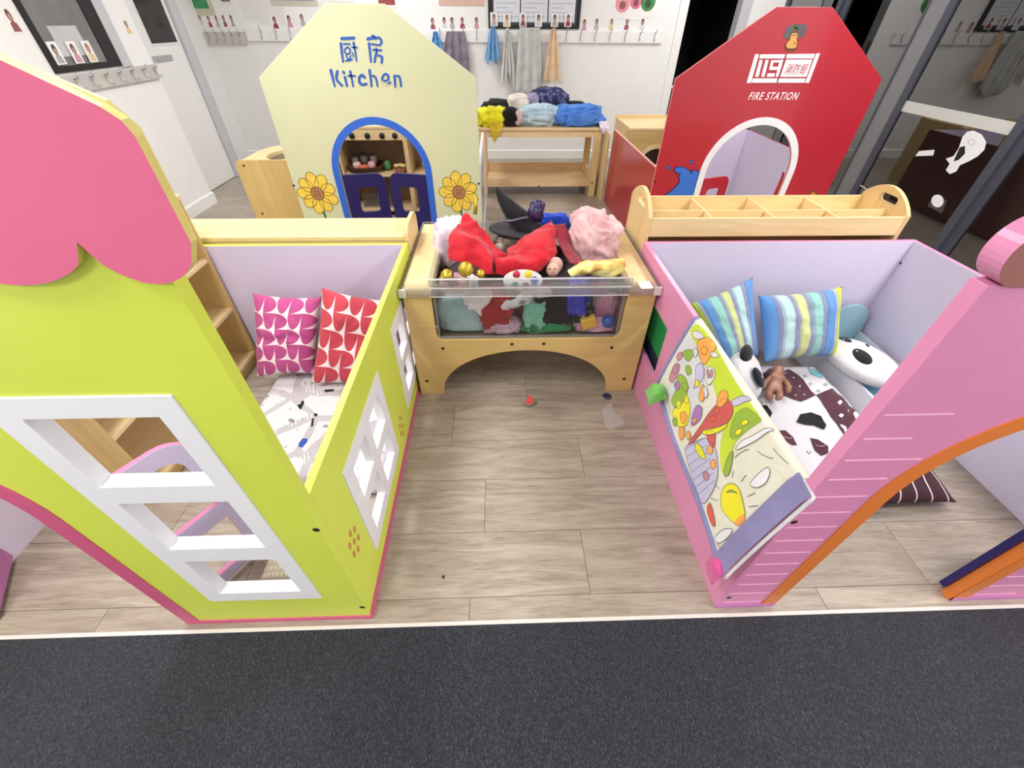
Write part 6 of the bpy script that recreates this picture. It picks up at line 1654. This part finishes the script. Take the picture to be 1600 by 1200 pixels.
single('toy_pepper', blob((bs.x + .20, 4.44, bz + .045), (.035, .035, .045), 90, amp=.12, n=24, flat=bz), paint('pepper_green', (84, 140, 84), .4, .06), 'green toy pepper beside the wicker basket', 'toy food', 'play food', smooth=True)
q_ = on_y(620, 264, 4.36)
b2 = thing('fruit_basket', 'small cream basket of yellow play fruit on cooker shelf', 'basket', (-.93, 4.38, bz))
part('bowl', MB().lathe([(.045, 0), (.06, .03), (.066, .045), (.058, .045), (.045, .01), (0, .008)], (-.935, 4.36, bz), (0, 0, 1), 20), wicker('pale_wicker', (200, 130, 100)), b2, smooth=True)
for k, (dx, dy) in enumerate(((-.03, -.01), (.0, .015), (.03, -.01))):
    single('toy_banana', blob((-.935 + dx, 4.36 + dy, bz + .06), (.03, .018, .016), 95 + k, amp=.1, n=20), paint('banana', (230, 208, 130), .5, .05), f'yellow play fruit in the small basket, {ordn[k]} from the left', 'toy food', 'play food', smooth=True)
single('cloth_bag', blob((-.66, 4.42, bz + .055), (.07, .07, .06), 99, amp=.25, n=32, flat=bz), multi_noise('white_blue_check', [(236, 236, 240), (226, 228, 236), (120, 130, 180)], 30), 'white and blue cloth bag on the narrow cooker shelf', 'bag', smooth=True)
wb = thing('wire_rack', 'grey wire dish rack on the lower cooker shelf', 'toy rack', (-1.2, 4.42, .068))
wm_ = paint('grey_wire', (150, 142, 134), .4, .05, metal=.5)
part('tray', MB().box(-1.36, -1.05, 4.34, 4.50, .0685, .085), wm_, wb)
for i in range(13):
    x = -1.35 + i * .024
    part('wire', MB().tube([(x, 4.35, .085), (x, 4.37, .19), (x, 4.47, .19), (x, 4.49, .085)], .004, 5), wm_, wb)

# ------------------------------------------------------------------ cushion inside the fire station, floor bits
single('seat_cushion', pillow4([Vector((1.30, 4.55, .38)), Vector((1.68, 4.62, .40)), Vector((1.70, 4.36, .20)), Vector((1.30, 4.33, .20))], .12, 6), fabric('cream_cotton_b', (214, 206, 190)), 'cream cushion on seat inside the fire station', 'cushion', smooth=True)
single('seat_block', MB().prism(rrect(1.215, 1.75, 0, .20, .03, 5), [], (0, 4.22, 0), (1, 0, 0), (0, 0, 1), (0, 1, 0), .49), fabric('grey_foam', (196, 188, 196)), 'grey foam seat block inside the fire station', 'seat', bevel=.01)
w = on_z(827, 632, 0)
wmn = thing('toy_watermelon', 'small toy watermelon slice lying on the floor before table', 'toy food', (w.x, w.y, 0))
fl_ = [(.026 * math.cos(math.radians(a)), .026 * math.sin(math.radians(a))) for a in range(200, 341, 20)]
o_ = Vector((w.x, w.y, .028)); ux_ = Vector((.93, .2, .3)).normalized(); uy_ = Vector((-.25, .55, .8)).normalized(); n_ = ux_.cross(uy_)
part('rind', MB().prism([(.030 * math.cos(math.radians(a)), .030 * math.sin(math.radians(a))) for a in range(190, 351, 16)] + [(.02, -.001), (-.02, -.001)], [], o_ - n_ * .006, ux_, uy_, n_, .012), paint('rind_green', (70, 120, 70), .4, .05), wmn)
part('flesh', MB().prism([(.022 * math.cos(math.radians(a)), .022 * math.sin(math.radians(a))) for a in range(190, 351, 16)] + [(.0, .03)], [], o_ - n_ * .007, ux_, uy_, n_, .014), paint('flesh_red', (216, 60, 66), .4, .05), wmn)
part('seed', MB().prism(circ(.002, -.006, .003, 8), [], o_ - n_ * .0075, ux_, uy_, n_, .015), M['black'], wmn)
w = on_z(948, 620, 0)
single('toy_ring', MB().lathe([(.012, .001), (.021, .001), (.024, .005), (.021, .010), (.013, .010), (.010, .006), (.012, .001)], (w.x, w.y, 0), (0, 0, 1), 24), paint('ring_navy', (52, 54, 84), .35, .05), 'small dark blue plastic ring on the floor by table leg', 'toy', smooth=True)
w = on_z(693, 902, 0)
single('crumb', blob((w.x, w.y, .003), (.004, .006, .003), 3, n=12), M['black'], 'tiny dark crumb on the plank floor', 'crumb', smooth=True)
w = on_z(957, 655, 0)
patch_m = bpy.data.materials.new('pale_patch'); patch_m.use_nodes = True; b = patch_m.node_tree.nodes['Principled BSDF']; b.inputs['Base Color'].default_value = (.75, .74, .72, 1); set_in(b, Roughness=.25, Alpha=.28)  # pale translucent patch laid on the planks
single('floor_patch', MB().prism([(p.x, p.y) for p in (on_z(x, y) for x, y in ((940, 640), (948, 632), (956, 630), (960, 645), (974, 655), (975, 662), (955, 672), (946, 668)))], [], (0, 0, .0006), (1, 0, 0), (0, 1, 0), (0, 0, 1), .0006), patch_m, 'pale cloudy patch on the floor near right wall', 'tape')
